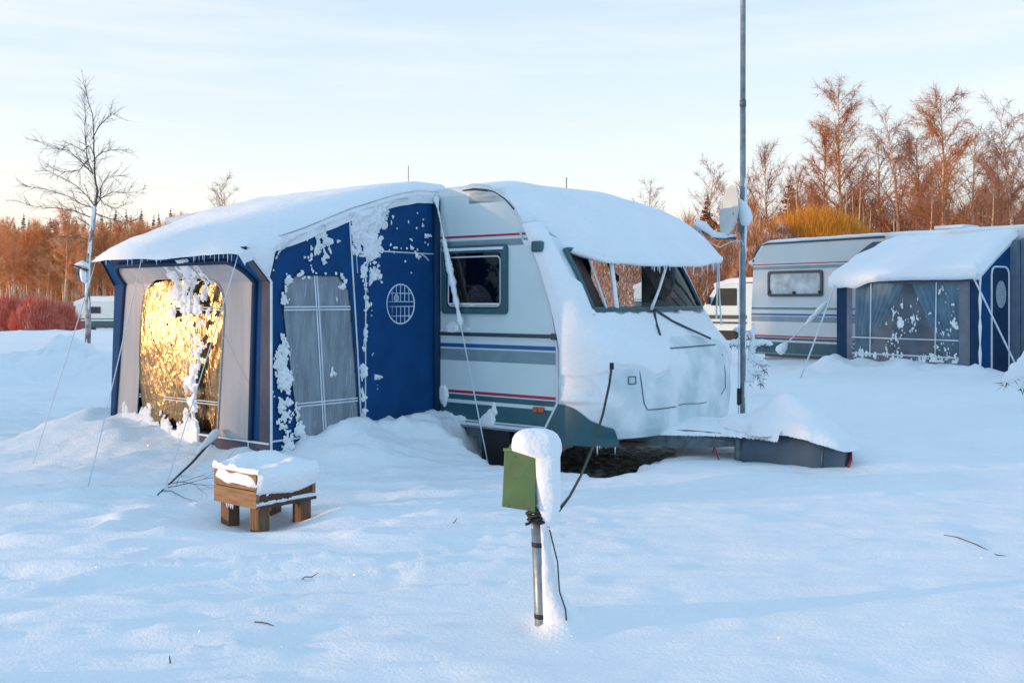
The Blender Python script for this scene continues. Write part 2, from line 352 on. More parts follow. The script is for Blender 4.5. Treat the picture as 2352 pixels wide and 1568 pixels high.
# ------------------------------------------------------------------ ground
def ground(X, Y, detail=True):
    X = np.asarray(X, float); Y = np.asarray(Y, float)
    z = 0.30 + 0.24 * sm(2.5, 6, X) * sm(8.5, 13, Y) - 0.0195 * np.maximum(Y - 28, 0) * (Y < 400) - 7.25 * (Y >= 400)
    near = sm(40, 14, Y) if True else 1
    # wind-packed relief
    if detail:
        u = X * 0.97 + Y * 0.24; v = -X * 0.24 + Y * 0.97
        z = z + (0.024 + 0.020 * sm(-1.0, -4.0, X)) * fbm(u * 0.35, v * 0.75, 3, 2) * near
        rid = 1 - np.abs(fbm(u * 0.55, v * 2.1, 21, 3))
        z = z + 0.045 * (sm(0.80, 1.0, rid)) * near * (0.25 + 0.75 * sm(0.5, -2.5, X))
        z = z + 0.016 * fbm(u * 2.3, v * 5.2, 31, 4) * near
        rp = 1 - np.abs(fbm(u * 0.8 + 3, v * 4.2, 77, 2)); z = z + 0.020 * sm(0.86, 1.0, rp) * near * (0.3 + 0.7 * sm(1.5, -1.5, X))
        # small crusted steps on the left of the foreground
        st = fbm(u * 0.8, v * 2.6, 55, 4)
        z = z + 0.022 * sm(0.03, 0.13, st) * sm(1.0, -1.2, X) * sm(8, 5.5, Y)
    x, y = w2c_arr(X, Y)
    # mound at the tent's door side
    m = 0.29 * np.exp(-((x + 1.22) / 0.52) ** 2) * sm(-1.75, -0.9, y) * sm(0.55, 0.0, y)
    m = m + 0.16 * np.exp(-((x + 1.25) / 0.4) ** 2) * sm(-2.5, -1.7, y) * sm(-0.8, -1.5, y)
    lump = 1 + 0.35 * fbm(X * 3.0, Y * 3.0, 8, 3) + 0.22 * np.abs(fbm(X * 7.0, Y * 7.0, 88, 3))
    z = z + m * lump
    z = z + 0.06 * np.exp(-((x + 0.72) / 0.22) ** 2 - ((y + 0.30) / 0.5) ** 2)
    # drift along the front of the tent
    out_ = -1.8 - y
    m = (0.13 + 0.19 * sm(-1.9, -3.3, x)) * sm(-1.25, -1.7, x) * sm(-4.6, -3.4, x) * np.exp(-(np.maximum(out_, 0) / (0.75)) ** 2) * sm(1.2, 0.0, -out_)
    z = z + m * (1 + 0.3 * fbm(X * 2.6, Y * 2.6, 18, 3))
    # hollow under the caravan
    wob = 0.16 * fbm(X * 1.7, Y * 1.7, 41, 3) + 0.09 * fbm(X * 6, Y * 6, 43, 2) + 0.05 * fbm(X * 15, Y * 15, 45, 2)
    xm = 0.84 - 0.24 * np.clip(y, 0, 2)
    inside = sm(-0.50, -0.05, y + wob) * sm(2.6, 2.2, y) * sm(xm, xm - 0.42, x + wob) * sm(-5.6, -5.0, x)
    inside = inside * sm(-0.98, -0.72, x + wob * 0.4 + 0.1)
    z = z - inside * 0.40
    # drift beneath the drawbar
    z = z + 0.10 * np.exp(-((x - 1.75) / 0.7) ** 2 - ((y - 1.75) / 0.45) ** 2)
    z = z + 0.16 * np.exp(-((x - 0.5) / 0.5) ** 2 - ((y - 2.5) / 0.35) ** 2)
    z = z + 0.03 * np.exp(-((x - 1.6) / 0.8) ** 2 - ((y - 0.15) / 0.3) ** 2)
    # ploughed bank on the left
    bl = sm(14.2, 15.6, Y + 0.8 * fbm(X * 0.9, Y * 0.9, 67, 3)) * sm(21.0, 17.6, Y) * sm(-2, -4.5, X)
    z = z + bl * (0.13 + 0.34 * np.abs(fbm(X * 0.7, Y * 0.9, 61, 3)) + 0.22 * fbm(X * 1.6, Y * 1.6, 63, 3) + 0.16 * np.abs(fbm(X * 3.2, Y * 3.2, 65, 2)))
    z = z + 0.24 * np.exp(-((X + 7.6) / 0.55) ** 2 - ((Y - 17.0) / 0.7) ** 2)
    # ridge along the far road
    z = z + sm(44, 46, Y) * sm(52, 48, Y) * (0.16 + 0.18 * fbm(X * 0.7, Y * 0.7, 71, 3)) * sm(-10, -16, X)
    # mound at the right-hand tent
    rx = (X - RL.x) * rca + (Y - RL.y) * rsa; ry = -(X - RL.x) * rsa + (Y - RL.y) * rca
    m = sm(2.2, 2.7, rx) * sm(5.7, 4.9, rx) * np.exp(-((ry + 1.35) / 0.45) ** 2)
    z = z + m * (0.10 + 0.17 * np.abs(fbm(X * 1.6, Y * 1.6, 81, 3)) + 0.1 * fbm(X * 3.4, Y * 3.4, 83, 2))
    # meter post drift, planter scour
    base_p = 0.30 - z; z = z + base_p * np.exp(-((X - 0.1) / 0.45) ** 2 - ((Y - 3.8) / 0.4) ** 2) + 0.10 * np.exp(-((X - 0.20) / 0.07) ** 2 - ((Y - 3.88) / 0.12) ** 2)
    base_p = 0.275 - z; z = z + base_p * np.exp(-((X + 1.45) / 0.40) ** 2 - ((Y - 5.7) / 0.35) ** 2) - 0.03 * np.exp(-((X + 1.45) / 0.22) ** 2 - ((Y - 5.75) / 0.2) ** 2)
    z = z + 0.055 * np.exp(-((X + 1.00) / 0.20) ** 2 - ((Y - 5.72) / 0.14) ** 2)
    return z
def w2c_arr(X, Y):
    dx = X - C0.x; dy = Y - C0.y; return dx * ca + dy * sa, -dx * sa + dy * ca
def gz(X, Y): return float(ground(np.array([X]), np.array([Y]))[0])

def spaced(lo, hi, core_lo, core_hi, d, g=1.09):
    c = list(np.arange(core_lo, core_hi, d)); a = []; s = d; p = core_hi
    while p < hi: a.append(p); s *= g; p += s
    a.append(hi); b = []; s = d; p = core_lo
    while p > lo: s *= g; p -= s; b.append(p)
    return np.array(sorted(set(b + c + a)))
gx = spaced(-900, 900, -5.2, 4.4, 0.034, 1.028); gy = spaced(-300, 1400, 2.6, 10.2, 0.036, 1.022)
GX, GY = np.meshgrid(gx, gy); GZ = ground(GX, GY)
def fast_grid(name, A, m):
    nr, nc = A.shape[:2]; me = bpy.data.meshes.new(name)
    idx = np.arange(nr * nc).reshape(nr, nc)
    q = np.stack([idx[:-1, :-1], idx[:-1, 1:], idx[1:, 1:], idx[1:, :-1]], -1).reshape(-1, 4)
    me.vertices.add(nr * nc); me.vertices.foreach_set('co', A.reshape(-1).astype(np.float32))
    me.loops.add(q.size); me.loops.foreach_set('vertex_index', q.reshape(-1).astype(np.int32))
    me.polygons.add(len(q)); me.polygons.foreach_set('loop_start', np.arange(0, q.size, 4, dtype=np.int32)); me.polygons.foreach_set('loop_total', np.full(len(q), 4, dtype=np.int32))
    me.polygons.foreach_set('use_smooth', np.ones(len(q), dtype=bool))
    me.materials.append(m); me.update(); me.validate()
    o = bpy.data.objects.new(name, me); COL.objects.link(o); return o
g_o = fast_grid('snow_ground', np.stack([GX, GY, GZ], -1), SNOWF); tag(g_o, 'wind-packed snow covering the camp site', None, kind='structure')

mb = MB()
xs = np.linspace(-1.3, 1.0, 70); ys = np.linspace(-0.3, 2.5, 80)
A = np.array([[list(c2w(x, y, 0)) for x in xs] for y in ys])
A[..., 2] = 0.13 + 0.05 * fbm(A[..., 0] * 4, A[..., 1] * 4, 91, 4)
mb.arr(A); o = mb.build('bare_ground', SOIL, smooth=False); tag(o, 'dark frozen soil left bare under the caravan', None, kind='structure')

# ------------------------------------------------------------------ generic bits
def icicle_mesh():
    mb = MB(); n = 5
    prof = [(0.0055, 0), (0.0045, -0.25), (0.0035, -0.55), (0.002, -0.82), (0.0003, -1.0)]
    return mb.lathe(prof, n)
ICICLE = None
def icicles(parent, pts, lo, hi, name='icicle'):
    global ICICLE
    for p in pts:
        if ICICLE is None:
            o = icicle_mesh().build('icicle', ICE, parent, True); ICICLE = o.data
        else:
            o = bpy.data.objects.new('icicle', ICICLE); COL.objects.link(o); o.parent = parent
        o.location = p; w = random.uniform(0.8, 1.5); o.scale = (w, w, lo + (hi - lo) * random.random() ** 2)

def rounded(x0, x1, z0, z1, r, n=6, bottom=True):
    """outline of a rounded rectangle in 2D, counter-clockwise"""
    pts = []
    def arc(cx, cz, a0):
        for k in range(n + 1):
            a = R(a0 + 90 * k / n); pts.append((cx + r * math.cos(a), cz + r * math.sin(a)))
    if bottom: arc(x1 - r, z0 + r, -90)
    else: pts.append((x1, z0))
    arc(x1 - r, z1 - r, 0); arc(x0 + r, z1 - r, 90)
    if bottom: arc(x0 + r, z0 + r, 180)
    else: pts.append((x0, z0))
    return pts

# ================================================================== MAIN CARAVAN
car = thing('caravan', 'large striped white caravan with thick snow roof and dark front window, at centre', 'caravan', C0, ROT)
WD = 2.2
SEAM_Z = [0.50, 0.76, 1.2, 1.55, 1.83, 2.13, 2.32, 2.41, 2.49, 2.52]
SEAM_X = [-0.15, 0.0, 0.0, -0.076, -0.17, -0.303, -0.415, -0.506, -0.64, -0.85]
def seam(z): return float(ip(z, SEAM_Z, SEAM_X))
FR_Z = [0.50, 0.56, 0.8, 1.05, 1.17, 1.22, 1.34, 1.46, 1.5, 1.75, 1.97, 2.08, 2.25, 2.38, 2.48, 2.52]
FR_X = [0.62, 0.645, 0.655, 0.64, 0.60, 0.55, 0.42, 0.32, 0.285, 0.145, 0.0, -0.08, -0.24, -0.42, -0.65, -0.84]
def front(z): return float(ip(z, FR_Z, FR_X))
NEXP = 3.6
def cap(th, z, off=0.0):
    """front panel surface: th 0..pi from near seam to far seam"""
    c, s_ = math.cos(th), math.sin(th); e = 2 / NEXP
    y = WD / 2 - WD / 2 * math.copysign(abs(c) ** e, c); g = abs(s_) ** e
    x = seam(z) + (front(z) - seam(z)) * g
    return Vector((x, y, z))
def capn(th, z):
    d = 1e-3; th = min(max(th, 0.02), math.pi - 0.02)
    a = cap(th + d, z) - cap(th - d, z); b = cap(th, min(z + 0.02, 2.515)) - cap(th, z - 0.02)
    n = a.cross(b); n.normalize()
    if n.x + 0.001 * n.z < 0 and n.z < 0.5: n = -n
    return n
def capo(th, z, off): return cap(th, z) + capn(th, z) * off
def th_of_y(y):
    c = 1 - 2 * y / WD; return math.acos(math.copysign(abs(c) ** (NEXP / 2), c))

# side wall with painted bands and a window opening
bands = [(0.50, 0.555, 3), (0.555, 0.565, 0), (0.565, 0.70, 1), (0.70, 0.73, 0), (0.73, 0.775, 1), (0.775, 0.785, 0), (0.785, 0.81, 2), (0.81, 1.065, 0), (1.065, 1.165, 3), (1.165, 1.178, 0), (1.178, 1.212, 4), (1.212, 1.465, 0), (1.465, 1.75, 0), (1.75, 2.035, 0), (2.035, 2.09, 3), (2.09, 2.115, 0), (2.115, 2.135, 2), (2.135, 2.25, 0), (2.25, 2.35, 0), (2.35, 2.43, 0), (2.43, 2.49, 0), (2.49, 2.52, 0)]
WX0, WX1, WZ0, WZ1 = -1.217, -0.493, 1.465, 2.035
mb = MB()
for z0, z1, mi in bands:
    xa = [-5.3, -1.3, WX0 + 0.03, WX1 - 0.03]
    for i in range(3):
        if i == 2 and z0 >= WZ0 - 1e-6 and z1 <= WZ1 + 1e-6: continue
        mb.add([(xa[i], 0, z0), (xa[i + 1], 0, z0), (xa[i + 1], 0, z1), (xa[i], 0, z1)], [(0, 1, 2, 3)], mi)
    nn = 3
    for k in range(nn):
        za = z0 + (z1 - z0) * k / nn; zb = z0 + (z1 - z0) * (k + 1) / nn
        mb.add([(xa[3], 0, za), (seam(za), 0, za), (seam(zb), 0, zb), (xa[3], 0, zb)] if seam(zb) > xa[3] and seam(za) > xa[3] else [(xa[3] - .4, 0, za), (seam(za), 0, za), (seam(zb), 0, zb), (xa[3] - .4, 0, zb)], [(0, 1, 2, 3)], mi)
# far side, rear and floor
HX0, HX1 = -1.12, -0.50
mb.add([(-5.3, WD, 0.5), (-0.1, WD, 0.5), (0, WD, 1.2), (-0.05, WD, 1.45), (-5.3, WD, 1.45)], [(4, 3, 2, 1, 0)], 0)
mb.add([(-5.3, WD, 2.03), (-0.27, WD, 2.03), (-0.3, WD, 2.13), (-0.85, WD, 2.52), (-5.3, WD, 2.52)], [(4, 3, 2, 1, 0)], 0)
mb.add([(-5.3, WD, 1.45), (HX0, WD, 1.45), (HX0, WD, 2.03), (-5.3, WD, 2.03)], [(3, 2, 1, 0)], 0)
mb.add([(HX1, WD, 1.45), (-0.05, WD, 1.45), (-0.27, WD, 2.03), (HX1, WD, 2.03)], [(3, 2, 1, 0)], 0)
mb.add([(-5.3, 0, 0.5), (-5.3, WD, 0.5), (-5.3, WD, 2.52), (-5.3, 0, 2.52)], [(0, 3, 2, 1)], 0)
mb.add([(-5.3, 0, 2.52), (-0.85, 0, 2.52), (-0.85, WD, 2.52), (-5.3, WD, 2.52)], [(0, 1, 2, 3)], 0)
mb.add([(-5.3, 0, 0.5), (-0.15, 0, 0.5), (-0.15, WD, 0.5), (-5.3, WD, 0.5)], [(0, 1, 2, 3)], 5)
mb.build('body', [WHITE, TEAL, RED, GREYS, BLUE, BLACK], car)
# front panel
ths = np.linspace(0, math.pi, 91); zs = sorted(set(list(np.linspace(0.5, 2.52, 80)) + FR_Z))
TW0, TW1 = th_of_y(0.17), th_of_y(2.0)
mb = MB(); mb.grid(lambda t, z: cap(t, z), sorted(list(ths) + [TW0, TW1]), sorted(zs + [1.5, 1.985]), keep=lambda t, z: not (TW0 < t < TW1 and 1.5 < z < 1.985))
mb.grid(lambda t, k: cap(t, 0.5) * k + Vector((-0.15, 1.1, 0.5)) * (1 - k), list(ths), [0, 1])
mb.build('front_panel', CAPW, car, True)
# trim along the seam and the side rail
mb = MB(); mb.tube([(seam(z) + 0.004, -0.006, z) for z in np.linspace(0.5, 2.5, 40)], 0.011, 6); mb.build('seam_trim', TRIM, car, True)
mb = MB(); mb.box((-0.665, -0.009, 1.292), (1.31, 0.018, 0.030)); mb.box((-0.665, -0.006, 1.315), (1.31, 0.012, 0.012), mi=1); mb.box((-0.665, -0.006, 1.27), (1.31, 0.012, 0.010), mi=1)
mb.box((-0.02, -0.014, 1.292), (0.05, 0.026, 0.05)); mb.build('side_rail', [RAIL, TRIM], car)
mb = MB(); mb.box((-0.75, -0.007, 0.532), (1.15, 0.014, 0.022)); mb.build('sill_rail', TRIM, car)
mb = MB(); pts = [(x, -0.008, float(ip(x, SEAM_X[::-1], SEAM_Z[::-1])) + 0.004) for x in np.linspace(-0.85, -0.42, 20)]
mb.tube([(-1.35, -0.008, 2.524)] + pts, 0.012, 6); mb.build('roof_rail', RAIL, car, True)
# teal skirt of the front panel
zc = lambda t: float(ip(t, [0, 0.10, 0.3, 0.5, 0.62, 0.72], [0.76, 0.73, 0.645, 0.60, 0.585, 0.5]))
mb = MB(); us = list(np.linspace(0.0, 0.74, 40))
def skirt(t, k):
    zb = 0.44 + 0.04 * 0; zt = max(zc(t), 0.46); z = zb + (zt - zb) * k
    p = cap(t, max(z, 0.5)); n = capn(t, max(z, 0.51)); p = p + n * 0.008; p.z = z; return p
mb.grid(skirt, us, list(np.linspace(0, 1, 8))); mb.build('front_skirt', TEAL, car, True)
# under-floor apron strip
mb = MB(); mb.box((-0.3, 0.35, 0.46), (0.5, 0.04, 0.09)); mb.build('chassis_beam', STEELD, car)

# side window
mb = MB()
fo = rounded(WX0, WX1, WZ0, WZ1 + 0.012, 0.04); fi = rounded(WX0 + 0.06, WX1 - 0.06, WZ0 + 0.05, WZ1 - 0.05, 0.045)
n = len(fo); y0 = -0.028
vs = [(x, y0, z) for x, z in fo] + [(x, y0, z) for x, z in fi] + [(x, 0.003, z) for x, z in fo] + [(x, 0.02, z) for x, z in fi]
fs = []
for i in range(n):
    j = (i + 1) % n
    fs += [(i, j, n + j, n + i), (2 * n + i, 2 * n + j, j, i), (n + i, n + j, 3 * n + j, 3 * n + i)]
mb.add(vs, fs); win = mb.build('window', TEALL, car)
mb = MB(); mb.poly([(x, -0.012, z) for x, z in rounded(WX0 + 0.058, WX1 - 0.058, WZ0 + 0.048, WZ1 - 0.048, 0.045)]); mb.build('pane', GLASS, win)
mb = MB(); mb.tube([(x, -0.016, z) for x, z in rounded(WX0 + 0.075, WX1 - 0.075, WZ0 + 0.065, WZ1 - 0.085, 0.04)] + [(WX1 - 0.075 - 0.04, -0.016, WZ0 + 0.065)], 0.006, 5)
mb.box(((WX0 + WX1) / 2, -0.02, WZ0 + 0.085), (0.55, 0.012, 0.018)); mb.box(((WX0 + WX1) / 2, -0.03, WZ0 + 0.08), (0.05, 0.016, 0.022)); mb.build('sash', TRIM, win)
mb = MB(); mb.box(((WX0 + WX1) / 2, -0.034, WZ1 - 0.02), (0.66, 0.014, 0.022)); mb.build('top_bead', TRIM, win)
# near-black sheets standing in for the unlit room behind the glass
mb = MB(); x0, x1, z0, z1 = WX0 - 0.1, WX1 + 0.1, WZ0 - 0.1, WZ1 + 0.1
mb.add([(x0, 0.03, z0), (x1, 0.03, z0), (x1, 0.6, z0), (x0, 0.6, z0), (x0, 0.03, z1), (x1, 0.03, z1), (x1, 0.6, z1), (x0, 0.6, z1)], [(0, 1, 2, 3), (4, 5, 6, 7), (3, 2, 6, 7), (0, 3, 7, 4), (1, 2, 6, 5)]); mb.build('cabin_shade_box', DARK, car)
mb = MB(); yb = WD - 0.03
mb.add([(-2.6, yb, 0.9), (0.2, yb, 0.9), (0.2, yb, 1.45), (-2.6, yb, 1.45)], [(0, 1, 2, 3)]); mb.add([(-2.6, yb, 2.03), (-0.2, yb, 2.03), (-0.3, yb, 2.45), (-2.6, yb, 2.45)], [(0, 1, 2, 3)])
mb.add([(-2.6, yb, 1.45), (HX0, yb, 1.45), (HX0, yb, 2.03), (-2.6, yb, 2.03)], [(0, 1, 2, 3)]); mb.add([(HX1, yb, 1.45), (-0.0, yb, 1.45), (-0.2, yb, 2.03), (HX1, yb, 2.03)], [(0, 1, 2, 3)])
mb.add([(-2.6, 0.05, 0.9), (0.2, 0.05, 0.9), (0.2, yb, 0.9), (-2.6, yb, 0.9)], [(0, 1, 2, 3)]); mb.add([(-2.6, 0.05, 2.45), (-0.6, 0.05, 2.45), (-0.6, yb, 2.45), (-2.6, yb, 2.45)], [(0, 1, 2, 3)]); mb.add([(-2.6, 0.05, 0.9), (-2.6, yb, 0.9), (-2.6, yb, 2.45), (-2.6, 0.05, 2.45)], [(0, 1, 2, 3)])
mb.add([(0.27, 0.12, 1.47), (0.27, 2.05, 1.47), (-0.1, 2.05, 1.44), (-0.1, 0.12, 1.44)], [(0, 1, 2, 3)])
mb.build('interior_shade_sheets', DARK, car)  # shade of the living space put into near-black sheets
def curtain(name, parent, x0, x1, z0, z1, y, m, taper=0.0, waves=7, amp=0.012, x0b=None, x1b=None):
    mb = MB(); us = list(np.linspace(0, 1, waves * 8)); vs_ = list(np.linspace(0, 1, 12))
    x0b = x0 if x0b is None else x0b; x1b = x1 if x1b is None else x1b
    mb.grid(lambda u, v: ((x0 * v + x0b * (1 - v)) * (1 - u) + (x1 * v + x1b * (1 - v)) * u, y + amp * math.sin(u * waves * 6.28 + v), z0 + (z1 - z0) * v), us, vs_)
    return mb.build(name, m, parent, True)
curtain('curtain', win, WX0 + 0.07, WX0 + 0.20, WZ0 + 0.06, WZ1 - 0.05, 0.06, CURT, waves=4)
curtain('curtain', win, WX1 - 0.12, WX1 - 0.06, WZ0 + 0.06, WZ1 - 0.05, 0.06, CURT, waves=2)
mb = MB(); c = ((WX0 + WX1) / 2 - 0.03, WZ0 + 0.06)
mb.add([(c[0] + 0.15 * math.cos(a), 0.10 - 0.03 * math.sin(a), c[1] + 0.19 * math.sin(a)) for a in np.linspace(0, math.pi, 20)], [tuple(range(20))])
mb.build('seat_back', mat('woven_seat', (0.19, 0.15, 0.145), 0.9, 0.5, 60, 0.3, 80), car)

# front window on the sloping panel: dark backing, curtains, pane, frame, all following the panel
def cap_patch(name, m, t0, t1, z0, z1, off, parent, nt_=40, nz=10, wave=0):
    mb = MB(); mb.grid(lambda t, z: capo(t, z, off + (wave * math.sin(t * 60) if wave else 0)), list(np.linspace(t0, t1, nt_)), list(np.linspace(z0, z1, nz)))
    return mb.build(name, m, parent, True)
FZ0, FZ1 = 1.50, 1.985
fb = cap_patch('front_window', FGLASS, TW0, TW1, FZ0, FZ1, 0.010, car)
cap_patch('curtain', CURT, TW0 + 0.02, th_of_y(0.36), FZ0 + 0.02, FZ1, -0.03, fb, 50, 8, 0.006)
cap_patch('curtain', CURT, th_of_y(1.30), th_of_y(1.66), FZ0 + 0.12, FZ1, -0.03, fb, 50, 8, 0.006)
mb = MB()
loop = [capo(t, FZ0, 0.02) for t in np.linspace(TW0, TW1, 30)] + [capo(TW1, z, 0.02) for z in np.linspace(FZ0, FZ1, 8)[1:]] + [capo(t, FZ1, 0.02) for t in np.linspace(TW1, TW0, 30)[1:]] + [capo(TW0, z, 0.02) for z in np.linspace(FZ1, FZ0, 8)[1:]]
mb.tube(loop, 0.020, 6); mb.build('frame', TEALL, fb, True)
mb = MB(); mb.grid(lambda t, z: capo(t, z, 0.028), list(np.linspace(TW0, TW1, 30)), [1.475, 1.515]); mb.build('sill', TEALL, fb, True)
# hanging ornament behind the pane
mb = MB(); t = th_of_y(0.78); mb.tube([capo(t, z, -0.05) for z in (1.95, 1.88, 1.84, 1.80, 1.77)], [0.008, 0.02, 0.012, 0.028, 0.004], 6); mb.build('hanging_ornament', BLACK, fb, True)
# locker lid outline and shelf edge
yl, yr = 0.28, 1.75
def capl(y, z, off=0.003): return capo(th_of_y(y), z, off)
mb = MB()
pl = [capl(yl + 0.02, 1.10), capl(yl + 0.03, 0.95), capl(yl + 0.05, 0.78), capl(yl + 0.09, 0.72), capl(0.5, 0.715), capl(0.75, 0.715)]
mb.tube(pl, 0.0045, 5); mb.tube([capl(y, 0.715 + 0.01 * math.sin(y * 9)) for y in np.linspace(0.8, 1.3, 8)], 0.003, 5)
mb.tube([capl(1.60, 0.75), capl(1.70, 0.80), capl(1.72, 0.95), capl(1.70, 1.1)], 0.003, 5)
mb.tube([capl(y, 1.185, 0.004) for y in np.linspace(0.55, 1.62, 14)], 0.006, 5)
mb.build('locker_lid_seam', RAIL, car)
mb = MB(); mb.tube([capl(0.20, 0.93), capl(0.20, 0.985), capl(0.26, 0.985), capl(0.26, 0.93), capl(0.20, 0.93)], 0.0045, 5); mb.build('socket_cover', RAIL, car)
# side marker lamp
mb = MB(); mb.box((-0.175, -0.014, 0.70), (0.105, 0.026, 0.042)); o = mb.build('marker_lamp', ORANGE, car, bevel=0.006)
mb = MB(); mb.box((-0.175, -0.029, 0.70), (0.004, 0.004, 0.042)); mb.build('lens_rib', RAIL, o)

# cap snow: frost clinging to the front panel
T, Z = np.meshgrid(np.linspace(0.01, math.pi - 0.01, 190), np.linspace(0.52, 2.2, 150))
Pa = np.array([[list(cap(t, z)) for t in T[0]] for z in Z[:, 0]]); Na = np.array([[list(capn(t, z)) for t in T[0]] for z in Z[:, 0]])
Yc = Pa[..., 1]
th = 0.10 * fbm(T * 5.5, Z * 4.2, 101, 4) + 0.02 * fbm(T * 22, Z * 18, 103, 2)
wgt = np.full(T.shape, -0.2)
lowz = ip(Yc, [0, 0.12, 0.30, 0.45, 0.62, 0.75, 0.95, 1.4, 1.8, 2.2], [0.92, 1.02, 1.00, 0.93, 0.96, 1.14, 1.24, 1.24, 1.20, 0.8])
wgt = np.maximum(wgt, 0.10 * sm(-0.03, 0.10, Z - lowz) * 2 - 0.1)
wgt = np.maximum(wgt, ip(Yc, [0, 0.03, 0.07, 0.12], [0.05, 0.05, 0.0, -0.2]) * sm(0.7, 0.8, Z) - 0.3 * sm(0.8, 0.65, Z))
gap = sm(0.17, 0.20, Yc) * sm(2.03, 1.98, Yc) * sm(1.46, 1.50, Z + 0.02 * fbm(Yc * 9, Z * 9, 109, 2))
near_tri = sm(0.02, 0.10, Yc) * sm(0.30, 0.2, Yc) * sm(1.62, 1.78, Z - 0.0)
bare = sm(0.0, 0.05, (0.16 - Yc) * 0 + (Z - (1.62 + 0.9 * (0.26 - Yc))) ) * sm(0.09, 0.13, Yc) * sm(0.33, 0.3, Yc)
thick = np.minimum(wgt * 0.55 + 0.22 * th, 0.042) + 0.05 * th
thick = np.where(thick < 0.02, thick * 0.45, thick - 0.011)
thick = thick - 0.4 * gap - 0.3 * bare
sheet('snow_cover', car, Pa, Na, thick)

# roof snow with its lip over the front window
s_k = [0.0, 0.1, 0.25, 0.45, 0.8, 1.3, 2.0, 2.2, 2.26]
qE = [-0.20, -0.14, -0.03, 0.19, 0.41, 0.475, 0.44, 0.36, 0.25]
zE = [2.06, 2.06, 1.97, 1.90, 1.868, 1.878, 1.925, 1.95, 2.0]
rows = []
def resample(P, n):
    P = np.array(P); d = np.concatenate([[0], np.cumsum(np.hypot(*np.diff(P, axis=0).T))]); t = np.linspace(0, d[-1], n); return np.stack([np.interp(t, d, P[:, 0]), np.interp(t, d, P[:, 1])], -1)
for s in np.concatenate([np.linspace(0.0, 0.2, 9), np.linspace(0.25, 2.05, 46), np.linspace(2.08, 2.26, 9)]):
    qe = float(ip(s, s_k, qE)); ze = float(ip(s, s_k, zE))
    top = 2.537 + 0.100 * float(sm(-0.06, 0.5, s)) - 0.055 * float(sm(1.4, 2.26, s)) - 0.12 * float(sm(2.14, 2.3, s))
    yy = s - 0.03
    prof = [(-5.42, 2.50), (-5.40, 2.50 + (top - 2.5) * 0.6), (-5.3, top - 0.03), (-5.0, top)]
    for q in np.linspace(-4.6, -1.0, 16): prof.append((q, top))
    a = (-0.8, top); e = (qe, ze + 0.05 * min(1, s / 0.3)); c = (a[0] + (e[0] - a[0]) * 0.64, top - 0.035)
    B1 = resample([((1 - k) ** 2 * a[0] + 2 * k * (1 - k) * c[0] + k * k * e[0], (1 - k) ** 2 * a[1] + 2 * k * (1 - k) * c[1] + k * k * e[1]) for k in np.linspace(0, 1, 22)], 22)
    B2 = resample([(-0.86, 2.562), (-0.74, 2.552)] + [(seam(z) + 0.028, z + 0.022) for z in np.linspace(2.49, 2.06, 14)], 22)
    wgt = float(sm(0.0, 0.30, s)); Bz = B1 * wgt + B2 * (1 - wgt)
    for q, z in Bz: prof.append((float(q), float(z)))
    qe, ze = float(Bz[-1, 0]), float(Bz[-1, 1]) - 0.05 * min(1, s / 0.3)
    lip = 0.05 * min(1, s / 0.3)
    for an in (30, 60, 90, 120, 150): prof.append((qe + 0.028 * math.sin(R(an)), ze + lip - lip * (1 - math.cos(R(an))) * 0.55))
    prof.append((qe - 0.08, ze + 0.006)); zb = ze + 0.07; prof.append((min(qe - 0.12, front(zb) - 0.03), zb))
    rows.append([(q, yy, z) for q, z in prof])
rows.insert(0, [(q, 0.004, z - 0.07) for q, y, z in rows[0]])
A = np.array(rows)
nz_ = fbm(A[..., 0] * 1.3, A[..., 1] * 1.3, 121, 3) * 0.022 + fbm(A[..., 0] * 5, A[..., 1] * 5, 125, 3) * 0.010
msk = np.ones(A.shape[:2]); msk[:, -1] = 0; msk[:, :2] = 0; msk[0] = 0
A[..., 2] += nz_ * msk; A[..., 0] += 0.4 * nz_ * msk
mb = MB(); mb.arr(A); mb.build('roof_snow', SNOW, car, True)
# visor above the front window, under the snow, with its struts
mb = MB(); rr = []
for s in np.linspace(0.08, 2.1, 30):
    qe = float(ip(s, s_k, qE)) - 0.02; ze = float(ip(s, s_k, zE)); rr.append([(front(ze + 0.12) - 0.02, s, ze + 0.10), (qe, s, ze + 0.012), (qe, s, ze - 0.006), (front(ze + 0.1) - 0.02, s, ze + 0.085)])
mb.arr(np.array(rr)); mb.build('visor', mat('visor_grey', (0.30, 0.36, 0.38), 0.5), car)
def strut(s, s2, zb, r=0.011, m=PIPE, off=0.03):
    qe = float(ip(s, s_k, qE)); ze = float(ip(s, s_k, zE)); b = capo(th_of_y(s2), zb, off)
    mb = MB(); mb.tube([(qe - 0.03, s, ze), (qe * 0.5 + b.x * 0.5 - 0.01, (s + s2) / 2, (ze + zb) / 2), b], [r, r * 0.9, r * 1.2], 7); return mb.build('visor_strut', m, car, True)
strut(0.36, 0.30, 1.50, 0.010); strut(0.50, 0.42, 1.50, 0.020, SNOW); strut(1.03, 0.92, 1.48, 0.013, SNOW)
strut(2.05, 1.95, 1.36, 0.008, PIPE, 0.09); strut(2.18, 2.10, 1.30, 0.008, PIPE, 0.09)
